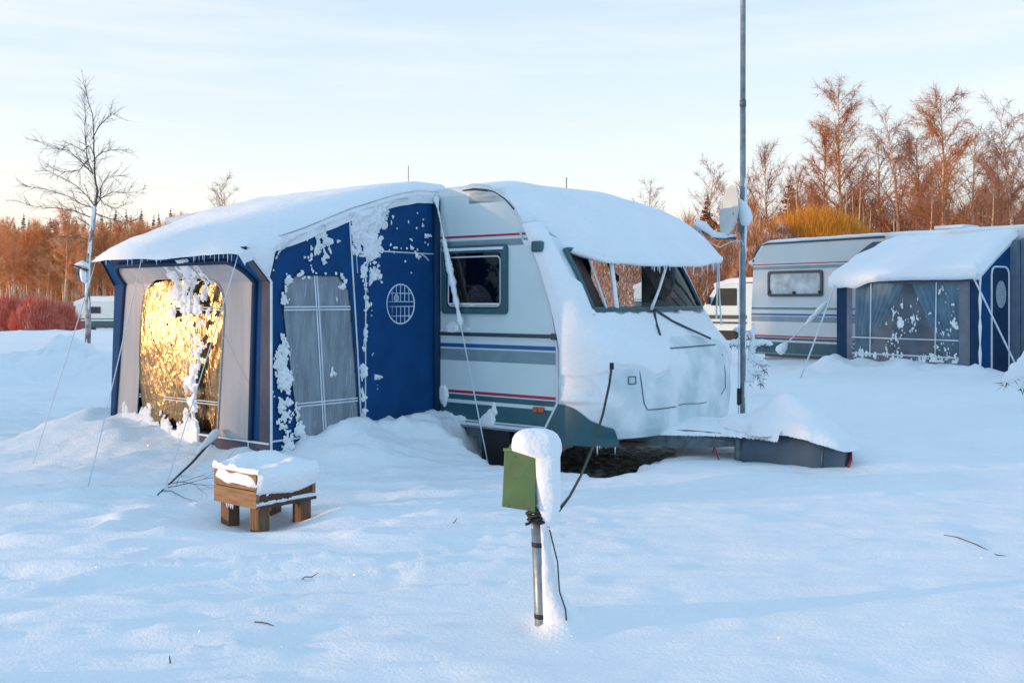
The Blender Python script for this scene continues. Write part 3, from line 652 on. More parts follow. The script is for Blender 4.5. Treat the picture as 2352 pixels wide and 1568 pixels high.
# dark grab cords under the window
mb = MB(); mb.tube([capl(0.93, 1.47, 0.05), capl(0.86, 1.38, 0.03), capl(0.73, 1.27, 0.04)], 0.010, 6); mb.tube([capl(0.95, 1.47, 0.05), capl(1.12, 1.38, 0.04), capl(1.36, 1.28, 0.04), capl(1.50, 1.21, 0.05)], 0.010, 6); mb.build('grab_handle', RAIL, car, True)
mb = MB(); mb.box(capo(0.12, 2.01, 0.03), (0.1, 0.06, 0.09)); mb.build('visor_bracket', TEAL, car, bevel=0.015)
icp = []
for s in np.linspace(0.5, 2.1, 46): icp.append((float(ip(s, s_k, qE)) + random.uniform(-0.02, 0.02), s + random.uniform(-.015, .015), float(ip(s, s_k, zE)) + 0.012))
icicles(car, icp, 0.02, 0.11)
icp = [tuple(skirt(t, 0) + Vector((-0.01, 0, 0.01))) for t in (0.42, 0.47, 0.5, 0.52, 0.58, 0.7)]
icicles(car, icp, 0.02, 0.08)
# drawbar, jack post, hitch shelf
mb = MB()
for s0 in (0.55, 1.65):
    mb.tube([(0.2, s0, 0.50), (0.7, s0 + (1.1 - s0) * 0.35, 0.485), (1.32, 1.1 + (s0 - 1.1) * 0.12, 0.47)], 0.045, 4)
mb.add([(0.30, 0.50, 0.41), (0.78, 0.72, 0.39), (1.22, 0.98, 0.42), (1.22, 0.98, 0.50), (0.78, 0.72, 0.54), (0.30, 0.5, 0.52)], [(0, 1, 4, 5), (1, 2, 3, 4)])
mb.build('drawbar', STEELD, car)
mb = MB(); mb.tube([(1.13, 0.90, 0.49), (1.13, 0.90, 0.16)], 0.030, 10); mb.tube([(1.13, 0.90, 0.28), (1.13, 0.90, 0.22)], 0.045, 10); mb.box((1.06, 0.88, 0.28), (0.06, 0.03, 0.05)); mb.box((1.19, 0.87, 0.28), (0.05, 0.05, 0.05)); mb.build('jack_post', STEELD, car, True)
mb = MB(); mb.tube([(0.95, 0.84, 0.43), (0.97, 0.82, 0.38), (0.94, 0.83, 0.36), (0.95, 0.84, 0.41), (1.0, 0.80, 0.34), (1.03, 0.8, 0.27), (0.97, 0.80, 0.22)], 0.006, 5); mb.build('breakaway_cable', REDP, car, True)
# snow on the drawbar
xs = np.linspace(0.55, 1.5, 150); ys = np.linspace(0.55, 1.7, 150); XX, YY = np.meshgrid(xs, ys)
half = ip(XX, [0.55, 0.75, 1.0, 1.3, 1.5], [0.52, 0.42, 0.25, 0.26, 0.28]) + 0.04 * fbm(XX * 5, YY * 5, 131, 3)
d = 1 - np.abs(YY - 1.1) / half
A = np.stack([XX, YY, 0.50 + 0 * XX], -1); Nn = np.zeros_like(A); Nn[..., 2] = 1
thk = 0.11 * np.sqrt(np.clip(d, 0, 1)) + np.minimum(d, 0) * 0.25 + 0.012 * fbm(XX * 6, YY * 6, 133, 3) + 0.03 * sm(1.2, 1.5, XX)
sheet('drawbar_snow', car, A, Nn, thk, sink=0.01)
# black board and bracket under the side, plank
mb = MB(); mb.box((-0.66, 0.06, 0.33), (0.30, 0.05, 0.40)); mb.build('mud_flap', BLACK, car)
mb = MB(); mb.box((-0.84, 0.07, 0.42), (0.05, 0.04, 0.22)); mb.box((-0.9, 0.05, 0.47), (0.35, 0.02, 0.09)); mb.build('side_apron', STEELD, car)
mb = MB(); mb.box((0.32, 0.35, 0.44), (0.5, 0.12, 0.025), 0.35); mb.build('under_board', WOODD, car)
mb = MB(); mb.tube([(-1.5, 0.5, 0.30), (-1.5, 0.75, 0.30)], 0.30, 20); mb.tube([(-1.5, 1.5, 0.30), (-1.5, 1.75, 0.30)], 0.30, 20); mb.build('wheel', BLACK, car, True)
# frost patches on the side wall
XX, ZZ = np.meshgrid(np.linspace(-1.3, 0.0, 130), np.linspace(0.5, 2.5, 180))
th = -0.05 + 0 * XX
th = np.maximum(th, 0.045 - 0.5 * np.abs(ZZ - 0.56) - 0.10 * (XX + 1.25)) 
th = np.maximum(th, 0.05 - 0.6 * np.hypot(XX + 1.22, (ZZ - 0.75) * 0.6))
th = np.maximum(th, 0.03 - 0.30 * np.abs(ZZ - 1.345) - 0.12 * np.abs(XX + 1.12))
th = np.maximum(th, 0.04 - 0.4 * np.hypot((XX + 0.70) * 0.8, ZZ - 0.60))
th = th + 0.05 * fbm(XX * 9, ZZ * 9, 141, 3) - 0.012
th = np.minimum(th, 0.018)
A = np.stack([XX, 0 * XX, ZZ], -1); Nn = np.zeros_like(A); Nn[..., 1] = -1
sheet('wall_frost', car, A, Nn, th)['kind'] = 'stuff'
# roof aerials
mb = MB(); p = (-2.6, 1.0, 2.6); mb.tube([p, (p[0], p[1], 2.98)], 0.004, 5); mb.build('aerial', RAIL, car)
mb = MB(); mb.tube([(-0.95, 1.5, 2.6), (-0.95, 1.5, 2.78)], 0.006, 5); mb.build('aerial', RAIL, car)

# ================================================================== AWNING TENT
aw = thing('awning_tent', 'navy blue awning tent with snowy roof and gold-lit window, joined to the big caravan', 'awning', C0, ROT)
AX0, AX1 = -1.30, -3.25
PR_Y = [0.02, -0.25, -0.5, -1.03, -1.5, -1.75, -2.035]
PR_Z = [2.53, 2.52, 2.47, 2.31, 2.13, 2.05, 1.95]
def rz_(y): return float(ip(-y, [-v for v in PR_Y], PR_Z))
def fy(z): return -1.80 - 0.225 * float(sm(0, 1, (z - 1.70) / 0.23)) if z > 1.70 else -1.80
def fy(z): return -1.80 - (0.215 * (z - 1.72) / 0.22 if z > 1.72 else 0)
ysr = list(np.linspace(0.02, -2.035, 30))
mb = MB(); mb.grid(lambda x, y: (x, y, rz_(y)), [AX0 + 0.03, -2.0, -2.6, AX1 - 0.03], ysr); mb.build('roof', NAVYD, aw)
# side wall
def wtop(y): return float(ip(-y, [0, 0.25, 0.5, 1.03, 1.5, 1.62, 1.70, 1.75, 1.80], [2.50, 2.48, 2.43, 2.27, 2.09, 2.04, 1.98, 1.9, 1.72]))
def hole(y, z):  # opening for the side window
    yl_ = float(ip(z, [0.45, 1.5, 1.66, 1.775], [-1.51, -1.68, -1.665, -1.56])); yr_ = float(ip(z, [0.45, 1.5, 1.66, 1.775], [-0.915, -1.02, -1.04, -1.15]))
    return z < 1.775 and yl_ < y < yr_
ysw = list(np.linspace(0, -1.8, 91)); ks = list(np.linspace(0, 1, 111))
mb = MB()
def sw(y, k, x=AX0): return (x + 0.015 * math.sin(y * 5) * math.sin(k * 3), y, 0.05 + (wtop(y) - 0.05) * k)
mb.grid(sw, ysw, ks, keep=lambda y, k: not hole(y, 0.05 + (wtop(y) - 0.05) * k)); mb.build('side_wall', NAVY, aw)
# side window film and its white bars
mb = MB(); mb.grid(lambda y, k: (AX0 - 0.004 + 0.015 * math.sin(y * 5) * math.sin(k * 3) + 0.003, y, 0.05 + (wtop(y) - 0.05) * k), list(np.linspace(-0.88, -1.72, 40)), list(np.linspace(0.02, 0.90, 60)), keep=lambda y, k: 0.05 + (wtop(y) - 0.05) * k < 1.80 and (hole(y + 0.015, 0.05 + (wtop(y) - 0.05) * k) or hole(y - 0.015, 0.05 + (wtop(y) - 0.05) * k) or hole(y, 0.03 + (wtop(y) - 0.05) * k)))
swn = mb.build('side_window', FILMS, aw, True)
def wx(y, z): k = (z - 0.05) / (wtop(y) - 0.05); return AX0 + 0.015 * math.sin(y * 5) * math.sin(k * 3) + 0.006
def wstrip(mb, pts, w=0.006):
    mb.tube([(wx(y, z), y, z) for y, z in pts], w, 5)
mb = MB()
for o_ in (-0.011, 0.011):
    wstrip(mb, [(-1.37 + o_, 1.77), (-1.33 + o_, 1.3), (-1.27 + o_, 0.4)]); wstrip(mb, [(-1.67, 1.52 + o_), (-1.03, 1.52 + o_)]); wstrip(mb, [(-1.56, 0.79 + o_), (-0.95, 0.79 + o_)])
mb.build('glazing_bars', PIPE, swn)
mb = MB(); zz = list(np.linspace(0.45, 1.775, 24))
outl = [(float(ip(z, [0.45, 1.5, 1.66, 1.775], [-1.51, -1.68, -1.665, -1.56])), z) for z in zz] + [(float(ip(z, [0.45, 1.5, 1.66, 1.775], [-0.915, -1.02, -1.04, -1.15])), z) for z in zz[::-1]]
wstrip(mb, outl, 0.006); mb.build('window_piping', NAVYD, swn)
# dark room inside the tent
mb = MB(); mb.add([(-1.45, -0.05, 0.1), (-1.45, -1.65, 0.1), (-3.1, -1.65, 0.1), (-3.1, -0.05, 0.1)], [(0, 1, 2, 3)]); mb.build('groundsheet', GREYC, aw)
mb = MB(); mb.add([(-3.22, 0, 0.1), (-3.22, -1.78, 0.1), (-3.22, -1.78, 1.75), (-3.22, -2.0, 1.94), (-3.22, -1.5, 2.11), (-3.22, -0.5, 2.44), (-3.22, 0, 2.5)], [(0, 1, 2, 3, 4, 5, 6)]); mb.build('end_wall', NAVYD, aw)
curtain('inner_curtain', swn, 0, 0, 0, 0, 0, CURT) if False else None
mb = MB(); mb.grid(lambda y, z: (AX0 - 0.07 + 0.02 * math.sin(y * 40 + z), y + 0.18 * (1.8 - z) * (1 if y > -1.35 else 0.6) * 0.3, z), list(np.linspace(-0.9, -1.22, 30)), list(np.linspace(0.3, 1.78, 8))); mb.build('inner_curtain', mat('inner_curtain_grey', (0.34, 0.33, 0.36), 0.9, 0.2, 8, 0.5, 10, stretch=(1, 8, 0.4)), swn, True)
# piping on the side wall
mb = MB(); wstrip(mb, [(-1.03, 2.26), (-1.0, 1.8), (-0.955, 1.2), (-0.905, 0.55)], 0.007); wstrip(mb, [(-1.03 + 0.05, 2.25), (-0.95, 1.8)], 0.003); mb.build('seam_piping', PIPE, aw)
mb = MB(); mb.tube([(AX0 + 0.012, -1.80, z) for z in np.linspace(0.3, 1.72, 12)], 0.010, 6); mb.tube([(AX0 + 0.012, -1.80, 1.72), (AX0 + 0.012, -2.015, 1.94)], 0.008, 6); mb.build('corner_piping', PIPE, aw)
mb = MB(); wstrip(mb, [(-1.79, 0.545), (-1.5, 0.545)], 0.008); mb.build('hem_piping', PIPE, aw)
# door panel with outline and round window
DY0, DY1, DZ = -0.045, -0.865, 1.985
door_o = [(y, z) for y, z in rounded(-DY0 * 1.0, -DY1, 0.3, DZ, 0.20, 8, False)]
mb = MB(); mb.poly([(wx(-a, b) + 0.004, -a, b) for a, b in door_o]); door = mb.build('door', NAVY, aw)
pts = [(-a, b) for a, b in door_o if not (a < 0.3 and b > 1.9 and False)]
mb = MB(); mb.tube([(wx(y, z) + 0.006, y, z) for y, z in pts if y < -0.1], 0.006, 5); mb.tube([(wx(y, DZ) + 0.006, y, DZ) for y in (-0.02, -0.3, -0.66)], 0.006, 5); mb.build('door_piping', PIPE, door)
oc = (-0.455, 1.55); orad = 0.165
mb = MB(); mb.poly([(wx(oc[0], oc[1]) + 0.012, oc[0] + orad * math.cos(a), oc[1] + orad * math.sin(a)) for a in np.linspace(0, 2 * math.pi, 33)[:-1]]); ow = mb.build('round_window', mat('oval_film', (0.27, 0.26, 0.27), 0.35, 0.3, 20), door)
mb = MB(); X_ = wx(oc[0], oc[1]) + 0.016
mb.tube([(X_, oc[0] + orad * math.cos(a), oc[1] + orad * math.sin(a)) for a in np.linspace(0, 2 * math.pi, 33)], 0.007, 5)
for dy in (-0.10, -0.05, 0.0, 0.05, 0.10):
    h = math.sqrt(orad ** 2 - dy ** 2); mb.tube([(X_, oc[0] + dy, oc[1] - h), (X_, oc[0] + dy, oc[1] - 0.02)], 0.0035, 4); mb.tube([(X_, oc[0] + dy, oc[1] + 0.02), (X_, oc[0] + dy, oc[1] + h)], 0.0035, 4)
for dz in (-0.10, -0.02, 0.02, 0.09):
    h = math.sqrt(orad ** 2 - dz ** 2); mb.tube([(X_, oc[0] - h, oc[1] + dz), (X_, oc[0] + h, oc[1] + dz)], 0.004, 4)
for rr_ in (0.028, 0.016): mb.tube([(X_ + 0.002, oc[0] - 0.05 + rr_ * math.cos(a), oc[1] + 0.05 + rr_ * math.sin(a)) for a in np.linspace(0, 6.283, 13)], 0.003, 4)
mb.build('lattice', PIPE, ow)
# dark padded strip against the caravan
mb = MB(); mb.tube([(AX0 + 0.02, -0.015, 0.45), (AX0 + 0.025, -0.02, 1.4), (AX0 + 0.02, -0.015, 2.46)], 0.035, 8); mb.build('draught_pad', NAVYD, aw, True)
# front wall
zs = [0.05, 0.4, 0.8, 1.2, 1.5, 1.72, 1.78, 1.86, 1.94]
def fx1(z): return AX1 - 0.10 * (1 - min(z / 1.75, 1)) - 0.16 * (1 - max(0, z - 1.72) / 0.22 if z > 1.72 else 1)
fwx = lambda u, z: AX0 + (fx1(z) - AX0) * u
def FP(L_, z, off=0.0): return (AX0 - L_, fy(z) - off, z)
FHZ, FHA, FHB = [0.5, 1.5, 1.60, 1.68, 1.73, 1.755], [0.63, 0.535, 0.545, 0.585, 0.645, 0.73], [1.76, 1.635, 1.615, 1.565, 1.50, 1.40]
def fhole(L_, z):
    a = float(ip(z, FHZ, FHA)); b = float(ip(z, FHZ, FHB)); return z < 1.755 and a < L_ < b and z > 0.54
zz = list(np.linspace(0.05, 1.72, 85)) + list(np.linspace(1.72, 1.945, 12))[1:]; uu = list(np.linspace(0, 1, 100))
mb = MB(); mb.grid(lambda u, z: (fwx(u, z), fy(z), z), uu, zz, keep=lambda u, z: not fhole(AX0 - fwx(u, z), z)); mb.build('front_wall', NAVY, aw)
# pale inner curtain panel filling the front, with the window cut in it
def bin_(L_, z):
    a = 0.16 + 0.08 * (1 - z / 1.87); b = 1.93 + 0.22 * (1 - min(z / 1.75, 1)); r = 0.17
    if not (a < L_ < b and 0.54 < z < 1.868): return False
    if z > 1.868 - r:
        dz = z - (1.868 - r)
        if L_ < a + r and (a + r - L_) ** 2 + dz ** 2 > r * r: return False
        if L_ > b - r and (L_ - b + r) ** 2 + dz ** 2 > r * r: return False
    return True
zz2 = list(np.linspace(0.54, 1.72, 120)) + list(np.linspace(1.72, 1.87, 26))[1:]
mb = MB(); mb.grid(lambda l, z: (AX0 - l, fy(z) - 0.006 - 0.008 * math.sin(l * 9 + z * 1.5) ** 2 * (1.87 - z), z), list(np.linspace(0.14, 2.18, 190)), zz2, keep=lambda l, z: bin_(l, z) and not fhole(l, z)); mb.build('pale_panel', BEIGE, aw, True)
def piping(mb, pts, r, off=0.012): mb.tube([(AX0 - l, fy(z) - off, z) for l, z in pts], r, 5)
a_ = lambda z: 0.16 + 0.08 * (1 - z / 1.87)
b_ = lambda z: 1.93 + 0.22 * (1 - min(z / 1.75, 1))
r = 0.17
bo = [(a_(z), z) for z in np.linspace(0.54, 1.69, 12)] + [(a_(1.8) + r - r * math.cos(t), 1.698 + r * math.sin(t)) for t in np.linspace(0.1, 1.57, 8)] + [(b_(1.8) - r + r * math.sin(t), 1.698 + r * math.cos(t)) for t in np.linspace(0, 1.5, 8)] + [(b_(z), z) for z in np.linspace(1.69, 0.54, 12)]
mb = MB(); piping(mb, bo, 0.022, 0.010); mb.build('panel_border', NAVYD, aw, True)
mb = MB(); mb.add([FP(0.0, 0.3, .004), FP(0.13, 0.3, .004), FP(0.09, 1.72, .004), FP(0.0, 1.72, .004), FP(0.09, 1.90, .004), FP(0.0, 1.93, .004)], [(0, 1, 2, 3), (3, 2, 4, 5)]); mb.build('corner_panel', GREYC, aw)
mb = MB(); mb.add([FP(0.0, 0.1, .009), FP(2.2, 0.1, .009), FP(2.2, 0.525, .009), FP(0.0, 0.525, .009)], [(0, 1, 2, 3)]); mb.build('mud_wall', GREYC, aw)
mb = MB(); piping(mb, [(0, 0.53), (1.0, 0.53), (2.15, 0.53)], 0.009, 0.014); piping(mb, [(0.24, 0.53), (0.235, 0.2)], 0.006, 0.014); mb.build('hem_piping', PIPE, aw)
# big crinkled window film
cl = list(np.linspace(0.50, 1.80, 70)); cz = list(np.linspace(0.53, 1.765, 80))
mb = MB(); mb.grid(lambda l, z: (AX0 - l, -1.80 + 0.035 - (0.085 * float(sm(1.0, 1.62, l)) * (1 - float(sm(1.62, 1.80, l))) - 0.10 * (z - 1.12) ** 2 + 0.012 * float(fbm(np.array(l * 3 + z * 1.5), np.array(z * 2.0), 151, 2)) + 0.010 * math.sin((l * 1.2 + z * 0.6) * 22) * float(sm(0.95, 0.6, l))), z), cl, cz, keep=lambda l, z: fhole(l, z) or fhole(l - 0.02, z) or fhole(l + 0.02, z) or fhole(l, z - 0.02)); fw = mb.build('front_window', FILM, aw, True)
mb = MB()
for o_ in (-0.010, 0.010): piping(mb, [(0.53, 1.515 + o_), (1.65, 1.515 + o_)], 0.0045, 0.004); piping(mb, [(0.6, 0.785 + o_), (1.75, 0.785 + o_)], 0.0045, 0.004); piping(mb, [(0.94 + o_, 1.75), (0.96 + o_, 0.54)], 0.0035, 0.004)
mb.build('glazing_bars', PIPE, fw)
# rounded white edge of the window cut-out
wzs = list(np.linspace(0.54, 1.5, 10)) + [1.6, 1.68, 1.73, 1.755]; wo = [(float(ip(z, FHZ, FHA)), z) for z in wzs] + [(float(ip(z, FHZ, FHB)), z) for z in wzs[::-1]]
mb = MB(); piping(mb, wo, 0.007, 0.013); mb.build('window_hem', BEIGE, fw, True)
# end gusset at the far corner
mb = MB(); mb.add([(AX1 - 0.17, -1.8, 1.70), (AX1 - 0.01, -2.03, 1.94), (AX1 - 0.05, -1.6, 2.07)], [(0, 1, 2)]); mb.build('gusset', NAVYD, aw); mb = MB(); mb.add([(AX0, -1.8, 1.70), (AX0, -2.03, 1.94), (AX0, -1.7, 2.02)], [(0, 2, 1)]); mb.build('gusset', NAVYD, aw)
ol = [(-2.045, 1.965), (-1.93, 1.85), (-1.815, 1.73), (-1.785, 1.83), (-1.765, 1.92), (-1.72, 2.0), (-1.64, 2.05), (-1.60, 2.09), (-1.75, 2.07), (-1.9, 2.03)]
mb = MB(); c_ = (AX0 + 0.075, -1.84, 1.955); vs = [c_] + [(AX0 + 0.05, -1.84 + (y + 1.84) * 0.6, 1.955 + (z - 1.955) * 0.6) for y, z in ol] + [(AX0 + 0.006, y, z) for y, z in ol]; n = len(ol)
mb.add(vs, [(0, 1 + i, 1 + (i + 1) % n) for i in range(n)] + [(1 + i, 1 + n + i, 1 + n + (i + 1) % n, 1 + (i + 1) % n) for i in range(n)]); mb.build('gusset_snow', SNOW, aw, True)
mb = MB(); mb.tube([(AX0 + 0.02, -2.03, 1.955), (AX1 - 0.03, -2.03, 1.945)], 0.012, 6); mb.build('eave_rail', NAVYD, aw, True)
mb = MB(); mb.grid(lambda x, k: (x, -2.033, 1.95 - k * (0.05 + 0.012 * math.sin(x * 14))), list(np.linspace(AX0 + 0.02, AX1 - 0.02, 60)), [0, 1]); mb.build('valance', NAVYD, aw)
# roof snow
us = np.concatenate([[-3.265, -3.26, -3.245, -3.22, -3.17], np.linspace(-3.10, -1.55, 34), [-1.48, -1.42, -1.37, -1.33, -1.305, -1.285, -1.275, -1.27]])
ysn = np.linspace(0.12, -2.10, 60); A = np.zeros((len(ysn), len(us), 3))
for j, y in enumerate(ysn):
    tk = float(ip(-y, [-0.12, 0.1, 0.5, 1.2, 1.8, 2.0, 2.06, 2.10], [0.085, 0.085, 0.105, 0.115, 0.095, 0.06, 0.03, -0.02]))
    base = rz_(y) if y > -2.035 else 1.95 - (-2.035 - y) * 0.3
    for i, x in enumerate(us):
        e = min(1, (abs(x + 3.265)) / 0.14, (abs(x + 1.27)) / (0.10 + 0.26 * sm(0, 1.0, -y))); k = math.sqrt(max(0, 1 - (1 - e) ** 2))
        h = tk * (0.0 + 1.0 * k) + 0.018 * float(fbm(np.array(x * 1.4), np.array(y * 1.4), 161, 3)) * k + 0.006 * float(fbm(np.array(x * 6), np.array(y * 6), 163, 2))
        A[j, i] = (x, y, base - 0.02 * (1 - k) - 0.01 + h)
mb = MB(); mb.arr(A)
# underside lip of snow so that its edges are closed
mb.arr(np.array([[tuple(A[-1, i]), (A[-1, i][0], -2.04, 1.935)] for i in range(len(us))]))
mb.arr(np.array([[tuple(A[j, -1]), (AX0 + 0.012, A[j, -1][1] if A[j, -1][1] > -2.03 else -2.03, A[j, -1][2] - 0.075)] for j in range(len(ysn))]))
mb.build('roof_snow', SNOW, aw, True)
# wind-blown snow stuck to the door-side wall
YY, ZZ = np.meshgrid(np.linspace(0.0, -1.80, 300), np.linspace(0.35, 2.5, 340))
WT = np.vectorize(wtop)(YY); n1 = fbm(YY * 9, ZZ * 9, 171, 4); n2 = fbm(YY * 28, ZZ * 22, 173, 3); n3 = fbm(YY * 3, ZZ * 3, 175, 3)
th = np.full(YY.shape, -1.0)
def put(v): 
    global th; th = np.maximum(th, v)
put(0.05 - 2.2 * np.maximum(ZZ - (WT - 0.03), -0.5) * 0 - 3.0 * np.abs(WT - ZZ) + 0.03)                      # under the roof edge
put(0.13 - 1.6 * np.abs(YY + 0.80) - 0.25 * np.maximum(0, 1.95 - ZZ) - 0.10 * np.maximum(0, ZZ - 2.3))        # big patch above the door's corner
put(np.where(ZZ > 1.93, 0.11 - 0.9 * np.maximum(0, np.abs(YY + 0.80) - 0.10), -1))
dl = -0.875 - 0.0 * ZZ + 0.02 * np.sin(ZZ * 5); put(np.where(ZZ < 1.86, 0.065 - 1.9 * np.abs(YY - dl) + 0.05 * n3 + 0.03 * sm(1.0, 0.5, ZZ), -1))
arc_d = np.abs(np.hypot(YY + 0.665, ZZ - 1.785) - 0.215); put(np.where((YY < -0.62) & (ZZ > 1.76), 0.085 - 2.0 * arc_d, -1))
put(np.where(YY > -0.75, 0.035 - 2.5 * np.abs(ZZ - 2.02) - 0.03 * sm(-0.6, -0.2, YY) * sm(-0.05, -0.25, YY), -1))      # along the door's top
put(0.05 - 2.5 * np.abs(YY + 0.03) - 0.03 * sm(2.2, 1.9, ZZ) - 0.03 * sm(0.9, 1.1, ZZ))
put(0.077 - 1.0 * np.maximum(0, np.abs(YY + 1.70 - 0.05 * sm(1.2, 0.5, ZZ)) - 0.02) - 0.7 * np.maximum(0, ZZ - 1.26 - 0.12 * n3))  # beside the window
put(np.where(ZZ < 0.9, 0.11 - 1.2 * np.abs(YY + 1.58 - 0.06 * sm(0.9, .5, ZZ)) - 0.35 * np.abs(ZZ - 0.62), -1))
wy = (YY + 1.35) / 0.345; wz = (ZZ - 1.42) / 0.37; wd = np.abs(np.abs(wy) ** 4 + np.abs(wz) ** 4 - 1)
put(np.where((ZZ > 1.55), 0.028 - 0.06 * wd, -1))
put(0.045 - 0.35 * np.hypot(YY + 1.32, (ZZ - 2.02) * 0.9) - 0.012 + 0.05 * n2)                                             # spatter above the window
put(0.030 - 0.32 * np.hypot((YY + 0.25) * 1.3, (ZZ - 2.18) * 0.5) + 0.05 * n2 - 0.012)
put(0.040 - 0.4 * np.hypot((YY + 0.56) * 1.4, (ZZ - 2.22) * 0.45) + 0.05 * n2 - 0.02)
put(0.040 - 0.4 * np.hypot((YY + 0.75) * 1.6, (ZZ - 1.78) * 0.6) + 0.05 * n2 - 0.02)
put(0.035 - 0.35 * np.hypot((YY + 0.74) * 2.0, (ZZ - 0.95) * 0.5) + 0.05 * n2 - 0.015)
put(0.02 - 0.7 * np.hypot((YY + 1.18) * 0.8, ZZ - 1.05) + 0.05 * n2 - 0.01)
put(0.02 - 0.7 * np.hypot((YY + 0.98) * 0.8, ZZ - 0.70) + 0.05 * n2 - 0.01)
n4 = fbm(YY * 62, ZZ * 46, 177, 2)
th = th + 0.060 * n1 + 0.040 * n2 + 0.034 * n4 - 0.043
th = th - 0.055 * np.maximum(0, -n2 - 0.12) - 0.05 * np.maximum(0, -n1 - 0.25); th = np.where(th < 0.012, th * 0.6, th); th = np.minimum(th, 0.024 + 0.060 * n1 + 0.040 * n2 + 0.014 * n4); th = np.where(th > -0.004, th, th)
th = np.where(ZZ > WT + 0.0, -1, th)
A = np.stack([np.full(YY.shape, AX0 + 0.012), YY, ZZ], -1); Nn = np.zeros_like(A); Nn[..., 0] = 1
sheet('wall_snow', aw, A, Nn, th)['kind'] = 'stuff'
# snow clinging to the big window
LL, ZZ = np.meshgrid(np.linspace(0.1, 2.15, 260), np.linspace(0.45, 1.9, 220))
n1 = fbm(LL * 5, ZZ * 3.2, 181, 4); n2 = fbm(LL * 20, ZZ * 18, 183, 3)
th = np.full(LL.shape, -1.0)
inw = (LL > .57) & (LL < 1.72)
put(np.where(inw, 0.050 - 0.16 * np.hypot((LL - 1.02) * 1.0, (ZZ - 1.58) * 0.9) + 0.05 * n1, -1))
put(np.where(inw, 0.045 - 0.45 * np.abs(LL - (0.88 + 0.10 * sm(1.3, .7, ZZ) + 0.05 * np.sin(ZZ * 7))) - 0.03 * np.abs(ZZ - 1.1) + 0.04 * n1, -1))
put(np.where((LL > 0.86) & (LL < 1.95), 0.10 - 0.42 * np.maximum(0, ZZ - 0.56) - 0.09 * np.abs(LL - 1.6) + 0.06 * n1, -1))
put(np.where(inw, 0.020 - 0.30 * np.hypot(LL - 1.48, (ZZ - 1.6) * 0.7) + 0.05 * n1, -1))
th = th + 0.05 * n2 - 0.03
th = np.minimum(th, 0.016 + 0.012 * n1)
A = np.stack([AX0 - LL, np.vectorize(fy)(ZZ) - 0.012, ZZ], -1); Nn = np.zeros_like(A); Nn[..., 1] = -1
sheet('window_snow', aw, A, Nn, th)['kind'] = 'stuff'
# icicles along the eave
icicles(aw, [(x + random.uniform(-.01, .01), -2.05 + random.uniform(-.015, .01), 1.945) for x in np.linspace(AX0 - 0.1, AX1 + 0.01, 64)], 0.015, 0.095)
# guy ropes
def rope(name, parent, a, b, r=0.004, sag=0.02, m=PIPE, n=8):
    a = Vector(a); b = Vector(b); mb = MB(); pts = []
    for k in range(n + 1):
        t = k / n; p = a.lerp(b, t); p.z -= sag * 4 * t * (1 - t); pts.append(p)
    mb.tube(pts, r, 5); return mb.build(name, m, parent, True)
def wl(X, Y, z): x, y = w2c(X, Y); return Vector((x, y, z))
for e, pxx, pyy in (((AX1 + 0.0, -2.05, 1.94), 72, 1065), ((-2.55, -2.06, 1.95), 200, 1122), ((AX0 - 0.03, -2.04, 1.96), 372, 1128)):
    Yd = 7.5
    for _ in range(6):
        X = (pxx - 1176) / F * Yd; Yd = (EYE - gz(X, Yd)) * F / (pyy - HZ)
    X = (pxx - 1176) / F * Yd; rope('guy_rope', aw, e, wl(X, Yd, gz(X, Yd) - 0.03))
o = rope('guy_rope', aw, (AX0 + 0.04, -0.05, 2.48), (-0.61, -0.12, 0.22), 0.0055, 0.0)
a = Vector((AX0 + 0.04, -0.05, 2.48)); b = Vector((-0.61, -0.12, 0.22)); mb = MB()
pts = []; rs = []
for k in np.linspace(0.0, 0.50, 60):
    p = a.lerp(b, k); pts.append(p); rs.append(max(0.005, 0.006 + 0.022 * float(sm(0.12, 0.25, k) * sm(0.5, 0.40, k)) + 0.03 * float(sm(0.06, 0.0, k)) + 0.014 * float(fbm(np.array(k * 40.0), np.array(0.5), 191, 2)) + 0.02 * math.exp(-((k - 0.475) / 0.015) ** 2)))
mb.tube(pts, rs, 8); mb.build('rope_snow', SNOW, o, True)

# ================================================================== HITCH COVER
hc = thing('hitch_cover', 'grey fabric hitch cover with red piping under a peaked snow heap', 'cover', c2w(1.21, 1.1, 0), ROT)
hx = np.linspace(0.0, 0.73, 40)
mb = MB()
def hcov(x, k):  # k 0..1 from near bottom over the top to the far bottom
    w = 0.20 + 0.05 * math.sin(x * 4) - 0.13 * sm(0.52, 0.76, x); h = 0.30 - 0.10 * float(sm(0.5, 0.82, x)); a = math.pi * k
    y = -w * math.copysign(abs(math.cos(a)) ** 0.6, math.cos(a)); z = 0.27 + 0.03 * math.sin(x * 16) * (1 - math.sin(a)) + h * abs(math.sin(a)) ** 0.6
    return (x - 0.10 * (1 - math.sin(a)) * (x < 0.05), y, z)
mb.grid(hcov, list(hx), list(np.linspace(0, 1, 30)))
mb.add([hcov(0.73, k) for k in np.linspace(0, 1, 30)], [tuple(range(30))]); mb.build('fabric', COVER, hc, True)
mb = MB(); mb.tube([hcov(0.0, k) for k in np.linspace(0, 0.5, 12)], 0.008, 5); mb.build('red_edging', REDP, hc, True); mb = MB(); mb.tube([(0.70, -0.135, 0.20), (0.742, -0.09, 0.28), (0.762, -0.03, 0.37), (0.752, 0.0, 0.44)], 0.010, 5); mb.build('red_edging', REDP, hc, True)
mb = MB(); mb.tube([hcov(0.60, k) for k in np.linspace(0, 0.5, 12)], 0.010, 5); mb.build('cover_seam', RAIL, hc, True)
